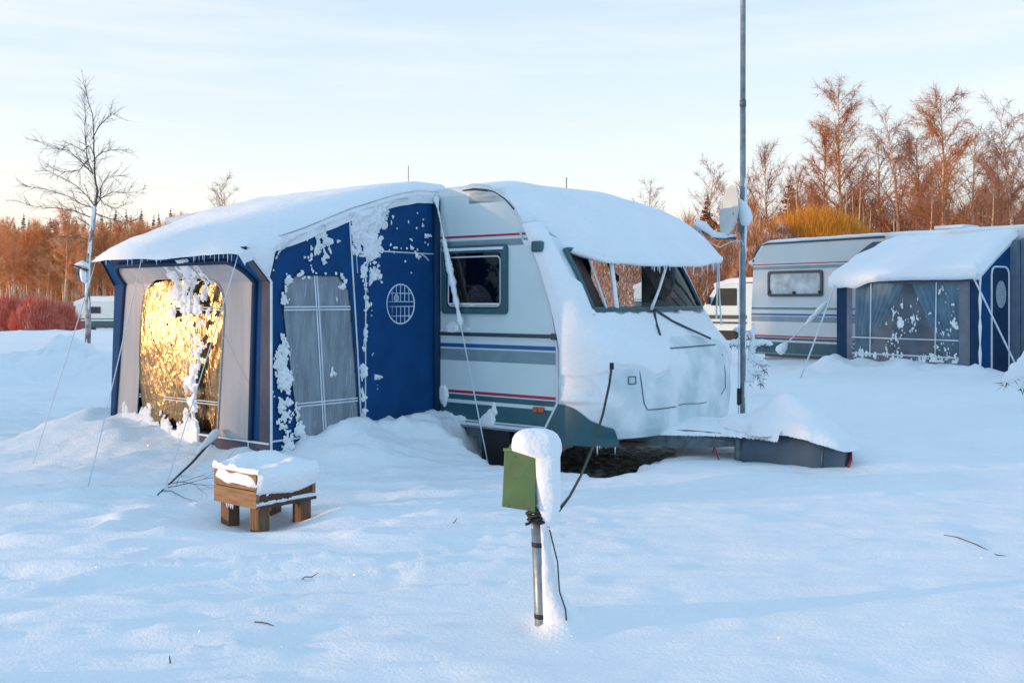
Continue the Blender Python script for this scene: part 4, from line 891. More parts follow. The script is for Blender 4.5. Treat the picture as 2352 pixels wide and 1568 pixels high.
mb = MB(); mb.add([(0.58, -0.215, 0.25), (0.70, -0.13, 0.20), (0.755, -0.04, 0.36), (0.735, 0.03, 0.44), (0.58, -0.15, 0.47)], [(0, 1, 2, 3, 4)]); mb.build('end_flap', COVER, hc)
XX, YY = np.meshgrid(np.linspace(-0.34, 0.95, 130), np.linspace(-0.36, 0.42, 90))
ex = (XX - 0.21) / 0.54; ey = (YY - 0.02) / (0.255 + 0.03 * np.sin(XX * 15) + 0.02 * fbm(XX * 9, YY * 0 + 3, 209, 2))
rr_ = (np.abs(ex) ** 3 + np.abs(ey) ** 3) ** (1 / 3) + 0.04 * fbm(XX * 6, YY * 6, 201, 3)
hgt = 0.50 + 0.10 * np.sqrt(np.clip(1 - rr_, 0, 1)) + 0.25 * np.exp(-((np.hypot((XX - 0.19) * np.where(XX > 0.19, 0.55, 0.85), (YY - 0.06) * 1.0)) / 0.21) ** 1.7) - 0.09 * sm(0.45, 0.8, XX) + 0.05 * sm(0.05, -0.3, XX) + 0.012 * fbm(XX * 5, YY * 5, 203, 3)
hgt = hgt - 0.03 * sm(0.94, 1.05, rr_) + 0.03 * sm(0.5, 0.9, rr_)
A = np.stack([XX, YY, hgt], -1); mb = MB(); mb.arr(A, keep=rr_ < 1.05); mb.build('snow_heap', SNOW, hc, True)

# ================================================================== MAST AND DISH
mx_, my_ = 2.31, 9.8
ms = thing('mast', 'tall grey steel mast standing behind the caravan front', 'mast', (mx_, my_, 0.2))
mb = MB(); mb.tube([(0, 0, 0), (0, 0, 3.34)], 0.029, 12); mb.build('lower_pole', STEEL, ms, True)
mb = MB(); mb.tube([(0, 0, 3.36), (0.004, 0, 6.4)], 0.027, 12); mb.build('upper_pole', STEEL, ms, True)
mb = MB(); mb.tube([(0, 0, 3.32), (0, 0, 3.38)], 0.033, 12); mb.build('joint_collar', STEELD, ms, True)
mb = MB()
TT, ZZ = np.meshgrid(np.linspace(-0.9, 0.9, 12), np.linspace(0.15, 2.6, 160)); th = -0.004 + 0.012 * fbm(TT * 2, ZZ * 4, 211, 3) + 0.010 * sm(0.8, 0.3, ZZ) + 0.012 * sm(1.7, 2.2, ZZ) - 0.012 * (TT / 0.9) ** 4
A = np.stack([0.03 * np.cos(TT - 0.4), 0.03 * np.sin(TT - 0.4), ZZ], -1); Nn = np.stack([np.cos(TT - 0.4), np.sin(TT - 0.4), 0 * ZZ], -1); sheet('pole_frost', ms, A, Nn, th)
mb = MB(); mb.tube([(-0.035, -0.02, 1.9), (-0.042, -0.02, 1.2), (-0.05, -0.01, 0.5), (-0.045, 0, 0.2)], 0.006, 5); mb.build('aerial_lead', PIPE, ms, True)
mb = MB(); mb.box((-0.045, -0.01, 0.42), (0.03, 0.05, 0.17)); mb.build('junction_box', BLACK, ms, bevel=0.01)
# dish
dz = EYE - (485 - HZ) / F * 9.75
dw = thing('satellite_dish', 'pale grey satellite dish with snowy arm clamped to the tall mast', 'satellite dish', (2.31 - 0.145, 9.78, dz))
nrm = Vector((-0.985, -0.12, 0.10)).normalized(); q = nrm.to_track_quat('Z', 'Y').to_matrix()
prof = [(0.001, -0.055), (0.08, -0.05), (0.16, -0.034), (0.22, -0.010), (0.255, 0.008), (0.262, 0.004), (0.255, -0.004), (0.2, -0.03), (0.1, -0.062), (0.001, -0.068)]
mb = MB(); mb.lathe(prof, 40, q); mb.build('reflector', DISH, dw, True)
mb = MB(); mb.tube([nrm * -0.06, Vector((0.09, 0.02, -0.02)), Vector((0.145, 0.02, -0.02))], 0.03, 8); mb.box((0.145, 0.02, -0.02), (0.09, 0.09, 0.16)); mb.box((0.12, 0.0, -0.16), (0.06, 0.05, 0.1)); mb.build('bracket', STEELD, dw)
sc_ = 9.78 / F
lnb = Vector(((1590 - 1650) * sc_ - 0.06, -0.14, (485 - 525) * sc_)); base = Vector((0.07, 0.0, -0.27))
mb = MB(); mb.tube([base, Vector((-0.12, -0.06, -0.275)), lnb + Vector((0.05, 0, -0.05)), lnb], 0.014, 6); arm = mb.build('feed_arm', STEELD, dw, True)
mb = MB(); mb.tube([lnb + Vector((-0.05, -0.0, 0.02)), lnb, lnb + Vector((0.03, 0, -0.02))], [0.03, 0.034, 0.02], 10); mb.build('receiver_head', DISH, arm, True)
mb = MB(); mb.tube([base + Vector((0.0, 0, .03)), Vector((-0.06, -0.05, -0.245)), Vector((-0.18, -0.09, -0.235)), lnb + Vector((0.03, 0, 0.02)), lnb + Vector((-0.03, 0, 0.04)), lnb + Vector((-0.05, 0, 0.03))], [0.010, 0.028, 0.036, 0.050, 0.042, 0.015], 9); mb.build('arm_snow', SNOW, arm, True)
mb = MB(); mb.tube([(0.10, -0.01, 0.12), (0.13, -0.01, 0.06), (0.15, -0.01, 0.0), (0.165, -0.02, -0.06), (0.15, -0.02, -0.11), (0.12, -0.01, -0.13)], [0.015, 0.05, 0.065, 0.07, 0.06, 0.02], 10); mb.build('bracket_snow', SNOW, dw, True)
mb = MB(); mb.tube([lnb + Vector((0, 0, -0.03)), lnb + Vector((0.08, 0, -0.13)), (-0.1, -0.04, -0.36), (0.03, 0, -0.30), (0.12, -0.02, -0.29), (0.14, -0.03, -0.34)], 0.006, 5); mb.build('coax_lead', PIPE, dw, True)

# ================================================================== METER POST
mp0 = px(1241, 3.84, 1440)
mpz = gz(mp0[0], 3.84)
mt = thing('meter_post', 'green electric hook-up box on a steel post, capped with snow in the foreground', 'meter post', (mp0[0] + 0.005, 3.84, 0))
z_top = EYE - (1190 - HZ) * 3.84 / F
lean = -0.015
mb = MB(); mb.tube([(0.002, 0, 0.1), (0, 0, mpz), (lean, 0, z_top)], 0.027, 16); mb.build('post', STEEL, mt, True)
for yy in (1248, 1412):
    zt = EYE - (yy - HZ) * 3.84 / F; f_ = (zt - mpz) / (z_top - mpz)
    mb = MB(); mb.tube([(lean * f_, 0, zt - 0.009), (lean * f_, 0, zt + 0.009)], 0.0284, 16); mb.build('tape_band', BLACK, mt, True)
byaw = R(-14); bM = Matrix.Rotation(byaw, 3, 'Z')
zb0 = EYE - (1160 - HZ) * 3.84 / F; zb1 = EYE - (1036 - HZ) * 3.84 / F
bx = Vector((-0.045 + 0.026 - 0.052, 0.03, 0))
def bl_(x, y, z): return bM @ Vector((x, y, 0)) + bx + Vector((0, 0, z))
mb = MB()
w_, d_ = 0.062, 0.065
vs = [bl_(-w_, -d_, zb0 + 0.01), bl_(w_, -d_, zb0 + 0.004), bl_(w_, d_, zb0 + 0.02), bl_(-w_, d_, zb0 + 0.02), bl_(-w_, -d_ + 0.018, zb1), bl_(w_, -d_ + 0.018, zb1), bl_(w_, d_, zb1 + 0.025), bl_(-w_, d_, zb1 + 0.025)]
mb.add(vs, [(0, 3, 2, 1), (4, 5, 6, 7), (0, 1, 5, 4), (1, 2, 6, 5), (2, 3, 7, 6), (3, 0, 4, 7)]); mb.build('box', GREEN, mt, bevel=0.004)
mb = MB()   # hinged front flap, standing a little off the box at its foot
vs = [bl_(-w_ - 0.004, -d_ - 0.020, zb0 + 0.002), bl_(w_ + 0.003, -d_ - 0.014, zb0 - 0.012), bl_(w_ + 0.002, -d_ + 0.008, zb1 + 0.004), bl_(-w_ - 0.001, -d_ + 0.010, zb1 + 0.006)]
vs2 = [v + bM @ Vector((0, 0.006, 0)) for v in vs]
mb.add(vs + vs2, [(0, 1, 2, 3), (7, 6, 5, 4), (0, 4, 5, 1), (1, 5, 6, 2), (2, 6, 7, 3), (3, 7, 4, 0)])
fl = mb.build('flap', GREEN, mt, bevel=0.002)
for a_1, b_1 in ((0.35, 0.90), (0.38, 0.52), (0.2, 0.04), (0.8, 0.04)):
    mb = MB(); p = (vs[0].lerp(vs[1], a_1)).lerp(vs[3].lerp(vs[2], a_1), b_1); mb.tube([p + bM @ Vector((0, -0.003, 0)), p + bM @ Vector((0, 0.001, 0))], 0.0035, 8); mb.build('rivet', STEELD, fl)
mb = MB(); mb.tube([vs[3] + Vector((-0.004, 0, 0.002)), vs[2] + Vector((0.004, 0, 0.002))], 0.006, 8); mb.build('hinge', GREEN, mt, True)
# snow cap of the box: a tall blob covering the top and the right side
ring = []
prof_s = [(zb0 - 0.075, 0.012, 0.018, 0.070), (zb0 - 0.055, 0.032, 0.03, 0.070), (zb0 - 0.01, 0.046, 0.046, 0.069), (zb0 + 0.05, 0.052, 0.058, 0.068), (zb0 + 0.12, 0.052, 0.062, 0.067), (zb1 - 0.02, 0.050, 0.064, 0.066)]
SC = []
for zz_, rx_, ry_, cx_ in prof_s:
    cx_ -= 0.044; SC.append([(cx_ + rx_ * math.copysign(abs(math.cos(a)) ** 0.75, math.cos(a)), -0.005 + ry_ * math.copysign(abs(math.sin(a)) ** 0.75, math.sin(a)), zz_) for a in np.linspace(0, 2 * math.pi, 41)[:-1]])
for k, (dz_, sc2) in enumerate([(0.0, 1.0), (0.02, 1.0), (0.04, 0.96), (0.058, 0.86), (0.07, 0.70), (0.078, 0.48), (0.082, 0.2), (0.083, 0.01)]):
    xl, xr = -0.128, 0.072; cx_ = (xl + xr) / 2 + 0.008; rx_ = (xr - xl) / 2 * sc2; ry_ = 0.082 * sc2
    SC.append([(cx_ + rx_ * math.copysign(abs(math.cos(a)) ** 0.75, math.cos(a)), 0.012 + ry_ * math.copysign(abs(math.sin(a)) ** 0.75, math.sin(a)), zb1 + 0.006 + dz_ + (0.0 if k else 0)) for a in np.linspace(0, 2 * math.pi, 41)[:-1]])
A = np.array(SC)
nz_ = fbm(A[..., 0] * 14 + A[..., 2] * 6, A[..., 2] * 14 + A[..., 1] * 8, 221, 3) * 0.006; A[..., 0] += nz_; A[..., 1] += nz_
mb = MB(); mb.arr(A, closed_u=True); mb.build('snow_cap', SNOW, mt, True)
# coiled cable under the box
mb = MB(); pts = []
for k in range(70):
    a = k * 0.45; pts.append((lean + 0.0 + (0.036 + 0.006 * math.sin(k * 1.7)) * math.cos(a), (0.036 + 0.005 * math.cos(k * 2.3)) * math.sin(a), z_top - 0.012 + 0.055 * k / 70 + 0.006 * math.sin(k)))
mb.tube(pts, 0.0075, 6); mb.tube([(-0.03, -0.03, z_top + 0.01), (-0.05, -0.05, z_top - 0.008), (-0.065, -0.05, z_top - 0.012)], 0.006, 5); mb.build('coiled_cable', BLACK, mt, True)
mb = MB(); mb.tube([(lean, 0, z_top - 0.02), (lean, 0, z_top - 0.036)], 0.026, 14); mb.tube([(0.02, -0.02, z_top - 0.03), (0.06, -0.035, z_top - 0.05), (0.085, -0.04, z_top - 0.062)], 0.002, 4); mb.build('cable_tie', TRIM, mt, True)
# snow plastered on the post's lee side
TT, ZZ = np.meshgrid(np.linspace(-1.35, 1.75, 26), np.linspace(mpz - 0.06, z_top + 0.02, 90))
fz = (ZZ - mpz) / (z_top - mpz); wv = 0.017 + 0.022 * sm(0.9, 0.2, fz) + 0.075 * sm(0.45, -0.1, fz) ** 1.4; prof_ = np.cos(np.clip((TT - 0.2) / 1.52, -1, 1) * math.pi / 2)
th = wv * 1.5 * np.maximum(prof_, 0) ** 0.6 - 0.006 + 0.008 * fbm(TT * 2.2, ZZ * 9, 231, 3) + 0.004 * fbm(TT * 6, ZZ * 30, 233, 2)
cx2 = lean * np.clip(fz, 0, 1); A = np.stack([cx2 + 0.027 * np.cos(TT), 0.027 * np.sin(TT), ZZ], -1); Nn = np.stack([np.cos(TT), np.sin(TT) * 0.7, 0 * TT], -1)
sheet('post_snow', mt, A, Nn, th)
# black earth cable hugging the post
mb = MB(); p1 = px(1277, 3.80, 1355); p2 = px(1303, 3.78, 1440); mb.tube([(px(1258, 3.82)[0] - mp0[0], -0.02, z_top - 0.03), (px(1270, 3.82)[0] - mp0[0] + 0.012, -0.035, EYE - (1290 - HZ) * 3.8 / F), (p1[0] - mp0[0] + 0.008, -0.055, p1[2]), (p2[0] - mp0[0] - 0.012, -0.06, p2[2] + 0.07), (p2[0] - mp0[0] - 0.004, -0.06, p2[2] - 0.03)], 0.003, 5); mb.build('earth_cable', BLACK, mt, True)

# hook-up cable from the box to the caravan
s_end = cap(th_of_y(0.12), 1.06); e = c2w(s_end.x + 0.01, s_end.y, EYE - (842 - HZ) * 7.5 / F)
for k in range(1): pass
a = Vector((mp0[0] + 0.055, 3.86, z_top + 0.01))
tgt = []
for xx, yy, t in ((1405, 842, 1.0), (1400, 880, 0.93), (1385, 950, 0.8), (1362, 1025, 0.63), (1335, 1090, 0.42), (1308, 1140, 0.2), (1283, 1172, 0.0)):
    Yd = 3.86 + (7.42 - 3.86) * t; tgt.append(px(xx, Yd, yy))
mb = MB(); mb.tube(tgt, [0.010, 0.0095, 0.009, 0.008, 0.0075, 0.007, 0.007], 7); mb.box((tgt[0][0], tgt[0][1], tgt[0][2] + 0.005), (0.03, 0.03, 0.05)); tag(mb.build('power_cable', BLACK, smooth=True), 'black power cable slung from the green box to the caravan front', 'cable')

# ================================================================== PLANTER
P0 = Vector((-1.437, 5.50, 0)); prz = math.atan2(0.335, 0.267)     # local x: along the long right face, local y: back-left
pl = thing('planter_box', 'small raised wooden planter box on four square legs, filled with snow', 'planter', P0, prz)
LX, LY = 0.43, 0.40; pz0 = 0.405; pz1 = 0.606
for k in range(2):
    h = (pz1 - pz0) / 2; mb = MB(); mb.box((0.012, LY / 2, pz0 + h * (k + 0.5)), (0.024, LY, h - 0.004)); mb.build('end_board', WOOD, pl, bevel=0.003)
    mb = MB(); mb.box((LX - 0.012, LY / 2, pz0 + h * (k + 0.5)), (0.024, LY, h - 0.004)); mb.build('end_board', WOOD, pl, bevel=0.003)
for yy in (0.02, LY - 0.012): mb = MB(); mb.box((LX / 2, yy, pz0 + 0.055), (LX - 0.05, 0.024, 0.09)); mb.build('side_board', WOODD, pl, bevel=0.003)
mb = MB(); mb.box((LX / 2, 0.004, pz0 + 0.008), (LX - 0.02, 0.045, 0.016)); mb.build('ledge', WOODD, pl)
mb = MB(); mb.box((LX / 2, LY / 2, pz0 + 0.01), (LX - 0.05, LY - 0.05, 0.018)); mb.build('bottom', WOODD, pl)
for xx, yy in ((0.06, 0.045), (0.06, LY - 0.075), (LX - 0.065, 0.05), (LX - 0.065, LY - 0.075)):
    mb = MB(); mb.box((xx, yy, (pz0 + 0.1) / 2), (0.078, 0.078, pz0 - 0.1)); mb.build('leg', WOODV, pl, bevel=0.004)
XX, YY = np.meshgrid(np.linspace(-0.02, LX + 0.025, 70), np.linspace(-0.045, LY + 0.02, 70))
u = (XX - LX / 2) / (LX / 2 + 0.02); v = (YY - (LY - 0.02) / 2) / (LY / 2 + 0.03)
rr_ = (np.abs(u) ** 5 + np.abs(v) ** 5) ** 0.2
hgt = 0.592 + 0.06 * np.sqrt(np.clip(1 - rr_ ** 4, 0, 1)) + 0.05 * sm(0.55, 0.95, np.maximum(u, v)) * 0 - 0.05 * np.exp(-((u - 0.05) / 0.5) ** 2 - ((v - 0.1) / 0.45) ** 2) + 0.03 * sm(0.1, 0.8, v) - 0.035 * sm(0.0, -1.0, u) + 0.012 * fbm(XX * 12, YY * 12, 241, 3)
hgt = hgt - 0.03 * sm(0.9, 1.05, rr_)
mb = MB(); A = np.stack([XX, YY, hgt], -1); keep = rr_ < 1.0; mb.arr(A, keep=keep); mb.build('snow_fill', SNOW, pl, True)
XX, ZZ = np.meshgrid(np.linspace(0.0, LX, 90), np.linspace(pz0, 0.635, 60))       # snow bulging over the low front
th = 0.055 * np.sqrt(np.clip((ZZ - (pz0 + 0.082 + 0.012 * np.sin(XX * 12) - 0.025 * np.sin(XX / LX * 3.14) + 0.02 * sm(0.2, 0.43, XX))) / 0.10, 0, 1)) * (1 - sm(0.58, 0.64, ZZ) * 0.6) + np.minimum(0, (ZZ - (pz0 + 0.07)) * 0.3) + 0.008 * fbm(XX * 16, ZZ * 16, 243, 3) - 0.002
th = th * np.minimum(1, np.minimum(XX, LX - XX + 0.01) / 0.03 + 0.35)
th = np.maximum(th, np.where(ZZ < pz0 + 0.035, 0.012 - 0.8 * np.abs(ZZ - pz0 - 0.02) + 0.014 * fbm(XX * 22, ZZ * 22, 245, 2), -1))
A = np.stack([XX, np.full(XX.shape, 0.004), ZZ], -1); Nn = np.zeros_like(A); Nn[..., 1] = -1; sheet('snow_bulge', pl, A, Nn, th)
YY, ZZ = np.meshgrid(np.linspace(-0.03, LY, 80), np.linspace(0.55, 0.645, 30))
th = 0.004 - 1.2 * np.maximum(0, 0.606 - ZZ) - 0.5 * np.maximum(0, ZZ - 0.622) + 0.010 * fbm(YY * 14, ZZ * 14, 247, 3)
A = np.stack([np.full(YY.shape, -0.004), YY, ZZ], -1); Nn = np.zeros_like(A); Nn[..., 0] = -1; sheet('snow_rim', pl, A, Nn, th)
icicles(pl, [(0.0, LY - 0.13 - k * 0.018, pz0 + 0.005) for k in range(4)], 0.02, 0.035)

# ------------------------------------------------------------------ fallen branch leaning on the tent, twigs in the snow
def gpx(x, y, lift=0.0):
    Yd = 6.0
    for _ in range(8):
        X = (x - 1176) / F * Yd; Yd = max(2.5, (EYE - lift - gz(X, Yd)) * F / (y - HZ))
    X = (x - 1176) / F * Yd; return Vector((X, Yd, gz(X, Yd) + lift))
b0 = gpx(362, 1133); top_ = c2w(-1.3 - 0.56, -1.86, 0.56)
br = thing('fallen_branch', 'bare fallen branch leaning on the tent front beside the planter', 'branch', b0)
mb = MB(); T_ = top_ - b0; pts = [Vector((0, 0, 0)), T_ * 0.2 + Vector((0.02, 0, 0.01)), T_ * 0.55 + Vector((0, 0, -0.02)), T_]; mb.tube(pts, [0.004, 0.007, 0.009, 0.011], 7); mb.build('stem', BARKD, br, True)
mb = MB(); r_ = random.Random(4)
def gl(dx, dy): p = Vector((b0.x + dx, b0.y + dy, 0)); return Vector((dx, dy, gz(p.x, p.y) - b0.z))
def fork(mb, p, d, l, r, dep):
    pts = [p]; q_ = Vector(p)
    for k in range(4):
        d = (d + Vector((r_.uniform(-.25, .25), r_.uniform(-.25, .25), r_.uniform(-.25, .1)))).normalized(); q_ = q_ + d * l / 4; g = gz(b0.x + q_.x, b0.y + q_.y) - b0.z + 0.01
        if q_.z < g: q_.z = g
        pts.append(q_.copy())
        if dep > 0 and r_.random() < 0.7: fork(mb, q_.copy(), (d + Vector((r_.uniform(-.8, .8), r_.uniform(-.8, .8), r_.uniform(-.1, .4)))).normalized(), l * 0.5, r * 0.6, dep - 1)
    mb.tube(pts, [r, r * .85, r * .7, r * .5, r * .3], 5)
fork(mb, T_ * 0.10, Vector((0.9, -0.3, 0.30)), 0.5, 0.003, 2); fork(mb, T_ * 0.16, Vector((0.95, -0.4, 0.15)), 0.42, 0.003, 2); fork(mb, T_ * 0.06, Vector((0.9, -0.45, 0.02)), 0.35, 0.0028, 1)
mb.build('twigs', BARKD, br, True)
mb = MB(); pts = [T_ * k + Vector((0, -0.006, 0.018)) for k in (0.62, 0.7, 0.8, 0.9, 0.98, 1.03)]; mb.tube(pts, [0.004, 0.014, 0.022, 0.03, 0.034, 0.012], 8); mb.build('stem_snow', SNOW, br, True)

twg = [('thin curved dry twig poking from the snow right of the planter', [(694, 1322), (700, 1308), (716, 1300), (732, 1297)], (0, 0.008, 0.012, 0.006)),
       ('short dark twig lying flat on the snow in the lower left', [(585, 1427), (600, 1428), (615, 1431), (629, 1436)], (0.004, 0.005, 0.005, 0.003)),
       ('tiny upright twig stub in the bottom left snow', [(391, 1523), (390, 1512), (389, 1505)], (0, 0.02, 0.035)),
       ('long thin twig lying on the snow at the right', [(2168, 1228), (2200, 1233), (2240, 1248), (2290, 1272), (2312, 1276)], (0.001, 0.004, 0.004, 0.003, 0.0)),
       ('tiny twig in the snow between planter and meter post', [(1041, 1200), (1046, 1196), (1050, 1188)], (0, 0.015, 0.025))]
for lab, pp, li in twg:
    P = [gpx(x, y, l) for (x, y), l in zip(pp, li)]; mb = MB(); mb.tube(P, [0.0026] * (len(P) - 1) + [0.0012], 5)
    tag(mb.build('twig', BARKD, smooth=True), lab, 'twig', 'dry twigs poking out of the snow')

# ================================================================== CARAVAN ON THE RIGHT
rc = thing('caravan', 'white caravan with dark-framed frosted window, behind the mast at the right', 'caravan', (RL.x, RL.y, RL.z), RROT)
def side_bands(mb, x0, x1, win, cornr=0.35):
    for z0, z1, mi in [(0.46, 0.50, 3), (0.50, 0.70, 1), (0.70, 0.735, 0), (0.735, 0.78, 1), (0.78, 0.79, 0), (0.79, 0.82, 2), (0.82, 1.07, 0), (1.07, 1.17, 3), (1.17, 1.185, 0), (1.185, 1.22, 4), (1.22, 1.29, 0), (1.29, 1.315, 3), (1.315, 1.33, 5), (1.33, 1.47, 0), (1.47, 2.0, 0), (2.0, 2.03, 0), (2.03, 2.09, 3), (2.09, 2.115, 0), (2.115, 2.135, 2), (2.135, 2.22, 0), (2.22, 2.32, 0), (2.32, 2.40, 0), (2.40, 2.46, 0), (2.46, 2.50, 0)]:
        def xl(z): 
            t = max(0, z - (2.5 - cornr)) / cornr; return x0 + cornr * (1 - math.sqrt(max(0, 1 - t * t))) + 0.05 * max(0, z - 1.2)
        mb.add([(xl(z0), 0, z0), (x1, 0, z0), (x1, 0, z1), (xl(z1), 0, z1)], [(0, 1, 2, 3)], mi)
mb = MB(); side_bands(mb, 0, 6.4, None)
rw = 2.2
Ar = []
for k in np.linspace(0, 1, 26):
    z = 0.46 + 2.04 * k; t = max(0, z - 2.15) / 0.35; x = 0.35 * (1 - math.sqrt(max(0, 1 - t * t))) + 0.05 * max(0, z - 1.2)
    Ar.append([(x, 0, z), (x - 0.15 * math.sin(3.14 * 0.1), 0.2, z), (x - 0.1, rw - 0.2, z), (x, rw, z)])
mb.arr(np.array(Ar)); mb.add([(0.4, 0, 2.5), (6.4, 0, 2.5), (6.4, rw, 2.5), (0.4, rw, 2.5), (6.4, 0, .46), (6.4, rw, .46)], [(0, 1, 2, 3), (1, 4, 5, 2)])
mb.build('body', [mat('caravan_cream', (0.60, 0.63, 0.64), 0.4, 0.04, 2), TEAL, RED, GREYS, BLUE, RAIL], rc)
def simple_window(parent, x0, x1, z0, z1, y, mframe, mpane, blind=None, name='window', fw_=0.05):
    mb = MB(); fo = rounded(x0, x1, z0, z1, 0.05, 4); fi = rounded(x0 + fw_, x1 - fw_, z0 + fw_, z1 - fw_, 0.04, 4); n = len(fo)
    mb.add([(a, y - 0.03, b) for a, b in fo] + [(a, y - 0.03, b) for a, b in fi] + [(a, y, b) for a, b in fo] + [(a, y - 0.008, b) for a, b in fi], sum([[(i, (i + 1) % n, n + (i + 1) % n, n + i), (2 * n + i, 2 * n + (i + 1) % n, (i + 1) % n, i), (n + i, n + (i + 1) % n, 3 * n + (i + 1) % n, 3 * n + i)] for i in range(n)], []))
    w = mb.build(name, mframe, parent)
    mb = MB(); mb.poly([(a, y - 0.016, b) for a, b in rounded(x0 + fw_ - .002, x1 - fw_ + .002, z0 + fw_ - .002, z1 - fw_ + .002, 0.04, 4)]); mb.build('pane', mpane, w)
    mb = MB(); mb.poly([(a, y - 0.006, b) for a, b in rounded(x0 + fw_ - .001, x1 - fw_ + .001, z0 + fw_ - .001, z1 - fw_ + .001, 0.04, 4)]); mb.build('blind' if blind else 'backing', blind or DARK, w)
    return w
# window of the right caravan at photo x 1765..1890
def rx_of(x):
    k = (x - 1176) / F; return (k * RL.y - RL.x) / (rca - k * rsa)
w = simple_window(rc, rx_of(1765), rx_of(1891), 1.53, 2.0, 0, RAIL, FROSTG, mat('white_blind', (0.62, 0.68, 0.69), 0.8, 0.1, 4))
mb = MB(); mb.box(((rx_of(1765) + rx_of(1891)) / 2, -0.036, 1.60), (0.06, 0.012, 0.05)); mb.box((rx_of(1770), -0.036, 1.62), (0.05, 0.012, 0.05)); mb.box((rx_of(1885), -0.036, 1.61), (0.05, 0.012, 0.05)); mb.build('catches', BLACK, w)
simple_window(rc, 5.35, 6.2, 1.5, 2.05, 0, RAIL, GLASS)
mb = MB(); arcp = [(0.35 * (1 - math.cos(t)) + 0.05, -0.01, 2.15 + 0.36 * math.sin(t)) for t in np.linspace(0.1, 1.57, 14)]; mb.tube(arcp + [(2.8, -0.01, 2.515)], 0.018, 6); mb.build('roof_rail', RAIL, rc, True)
XX, YY = np.meshgrid(np.linspace(-0.05, 6.4, 90), np.linspace(-0.03, rw, 20)); z = 2.5 - 0.36 * sm(0.45, 0.0, XX) ** 1.6 + 0.05 + 0.05 * np.sqrt(np.clip((YY + 0.03) / 0.3, 0, 1)) + 0.02 * fbm(XX * 2, YY * 2, 251, 3)
mb = MB(); mb.arr(np.stack([XX, YY, z], -1)); mb.arr(np.array([[(XX[0, i], -0.03, z[0, i]), (XX[0, i], 0.01, z[0, i] - 0.06)] for i in range(90)])); mb.build('roof_snow', SNOW, rc, True)
mb = MB(); mb.box((3.7, 0.6, 2.64), (0.5, 0.5, 0.06)); mb.build('roof_hatch', TRIM, rc, bevel=0.02)
mb = MB(); mb.box((0.95, -0.02, 0.45), (1.2, 0.03, 0.05)); mb.build('sill_rail', RAIL, rc)
# its tent
ra = thing('awning_tent', 'small navy and grey awning tent with blue curtains, on the right-hand caravan', 'awning', (RL.x, RL.y, RL.z), RROT)
# corner positions from the photograph: near front corner at x=2250, wall post near x=2325
def rxy(x, ry):     # local x on the line y=ry seen at photo column x
    k = (x - 1176) / F; return (k * (RL.y + ry * rca) - RL.x + ry * rsa) / (rca - k * rsa)
DP = -1.05
tx1 = rxy(2248, DP); tx0 = rxy(1928, DP); zt1 = 1.86; zt0 = 2.44
def rroof(y): return zt0 + (zt1 - zt0) * (y / DP) ** 1.15 if y < 0 else zt0
mb = MB(); mb.grid(lambda y, z: (tx1, y, 0.1 + (rroof(y) - 0.1) * z), list(np.linspace(0, DP, 14)), [0, 0.5, 1]); mb.build('side_wall', NAVY, ra)
mb = MB(); mb.poly([(tx1 + 0.012, y, z) for y, z in [(-a, b) for a, b in rounded(0.22, 0.72, 0.3, 1.95, 0.12, 5, False)]]); o = mb.build('door', NAVYD, ra)
mb = MB(); mb.tube([(tx1 + 0.014, -a, b) for a, b in rounded(0.22, 0.72, 0.3, 1.95, 0.12, 5, False)], 0.013, 5); mb.build('door_piping', SNOW, o)
mb = MB(); mb.poly([(tx1 + 0.02, -0.46 + 0.15 * math.cos(a), 1.55 + 0.2 * math.sin(a)) for a in np.linspace(0, 6.283, 25)[:-1]]); mb.build('round_window', mat('pale_oval', (0.3, 0.36, 0.42), 0.5, 0.3, 30), o)
mb = MB(); mb.box((tx1 + 0.05, -0.10, 1.2), (0.10, 0.12, 2.3)); mb.box((tx1 + 0.14, -0.03, 1.2), (0.06, 0.05, 2.35)); mb.build('wall_post', mat('grey_post', (0.13, 0.19, 0.24), 0.6), ra)
mb = MB(); mb.tube([(tx1 + 0.02, DP, z) for z in np.linspace(0.2, 1.86, 14)], [0.016 + 0.008 * math.sin(k * 2.1) for k in range(14)], 6); mb.build('corner_piping', SNOW, ra, True)
# front wall: navy edges, grey frame, window
mb = MB()
def rf(x0, x1, z0, z1, off, mi): mb.add([(x0, DP - off, z0), (x1, DP - off, z0), (x1, DP - off, z1), (x0, DP - off, z1)], [(0, 1, 2, 3)], mi)
gx0, gx1 = tx0 + 0.14, tx1 - 0.13; wx0, wx1 = gx0 + 0.10, gx1 - 0.16
rf(tx0 - 0.05, gx0, 0.1, 1.84, 0, 0); mb.build('front_wall', [NAVYD], ra); mb = MB(); rf(gx1, tx1, 0.1, 1.84, 0, 0); mb.build('front_wall', [NAVYD], ra)
mb = MB(); rf(gx0, wx0, 0.1, 1.84, 0.004, 0); rf(wx1, gx1, 0.1, 1.84, 0.004, 0); rf(wx0, wx1, 1.72, 1.84, 0.004, 0); rf(wx0, wx1, 0.1, 0.62, 0.004, 0); mb.build('window_surround', mat('grey_surround', (0.17, 0.18, 0.22), 0.8, 0.15), ra)
mb = MB(); rf(wx0 - 0.01, wx1 + 0.01, 0.61, 1.73, -0.006, 0); wn = mb.build('front_window', FILMR, ra)
TEALC = mat('teal_curtain', (0.20, 0.42, 0.52), 0.9, 0.25, 6, 0.5, 8, stretch=(4, 1, 0.4))
curtain('curtain', wn, wx0, wx0 + 0.85, 0.62, 1.73, DP + 0.06, TEALC, waves=8, amp=0.03, x0b=wx0, x1b=wx0 + 0.22)
curtain('curtain', wn, wx1 - 0.80, wx1, 0.62, 1.73, DP + 0.06, TEALC, waves=8, amp=0.03, x0b=wx1 - 0.26, x1b=wx1)
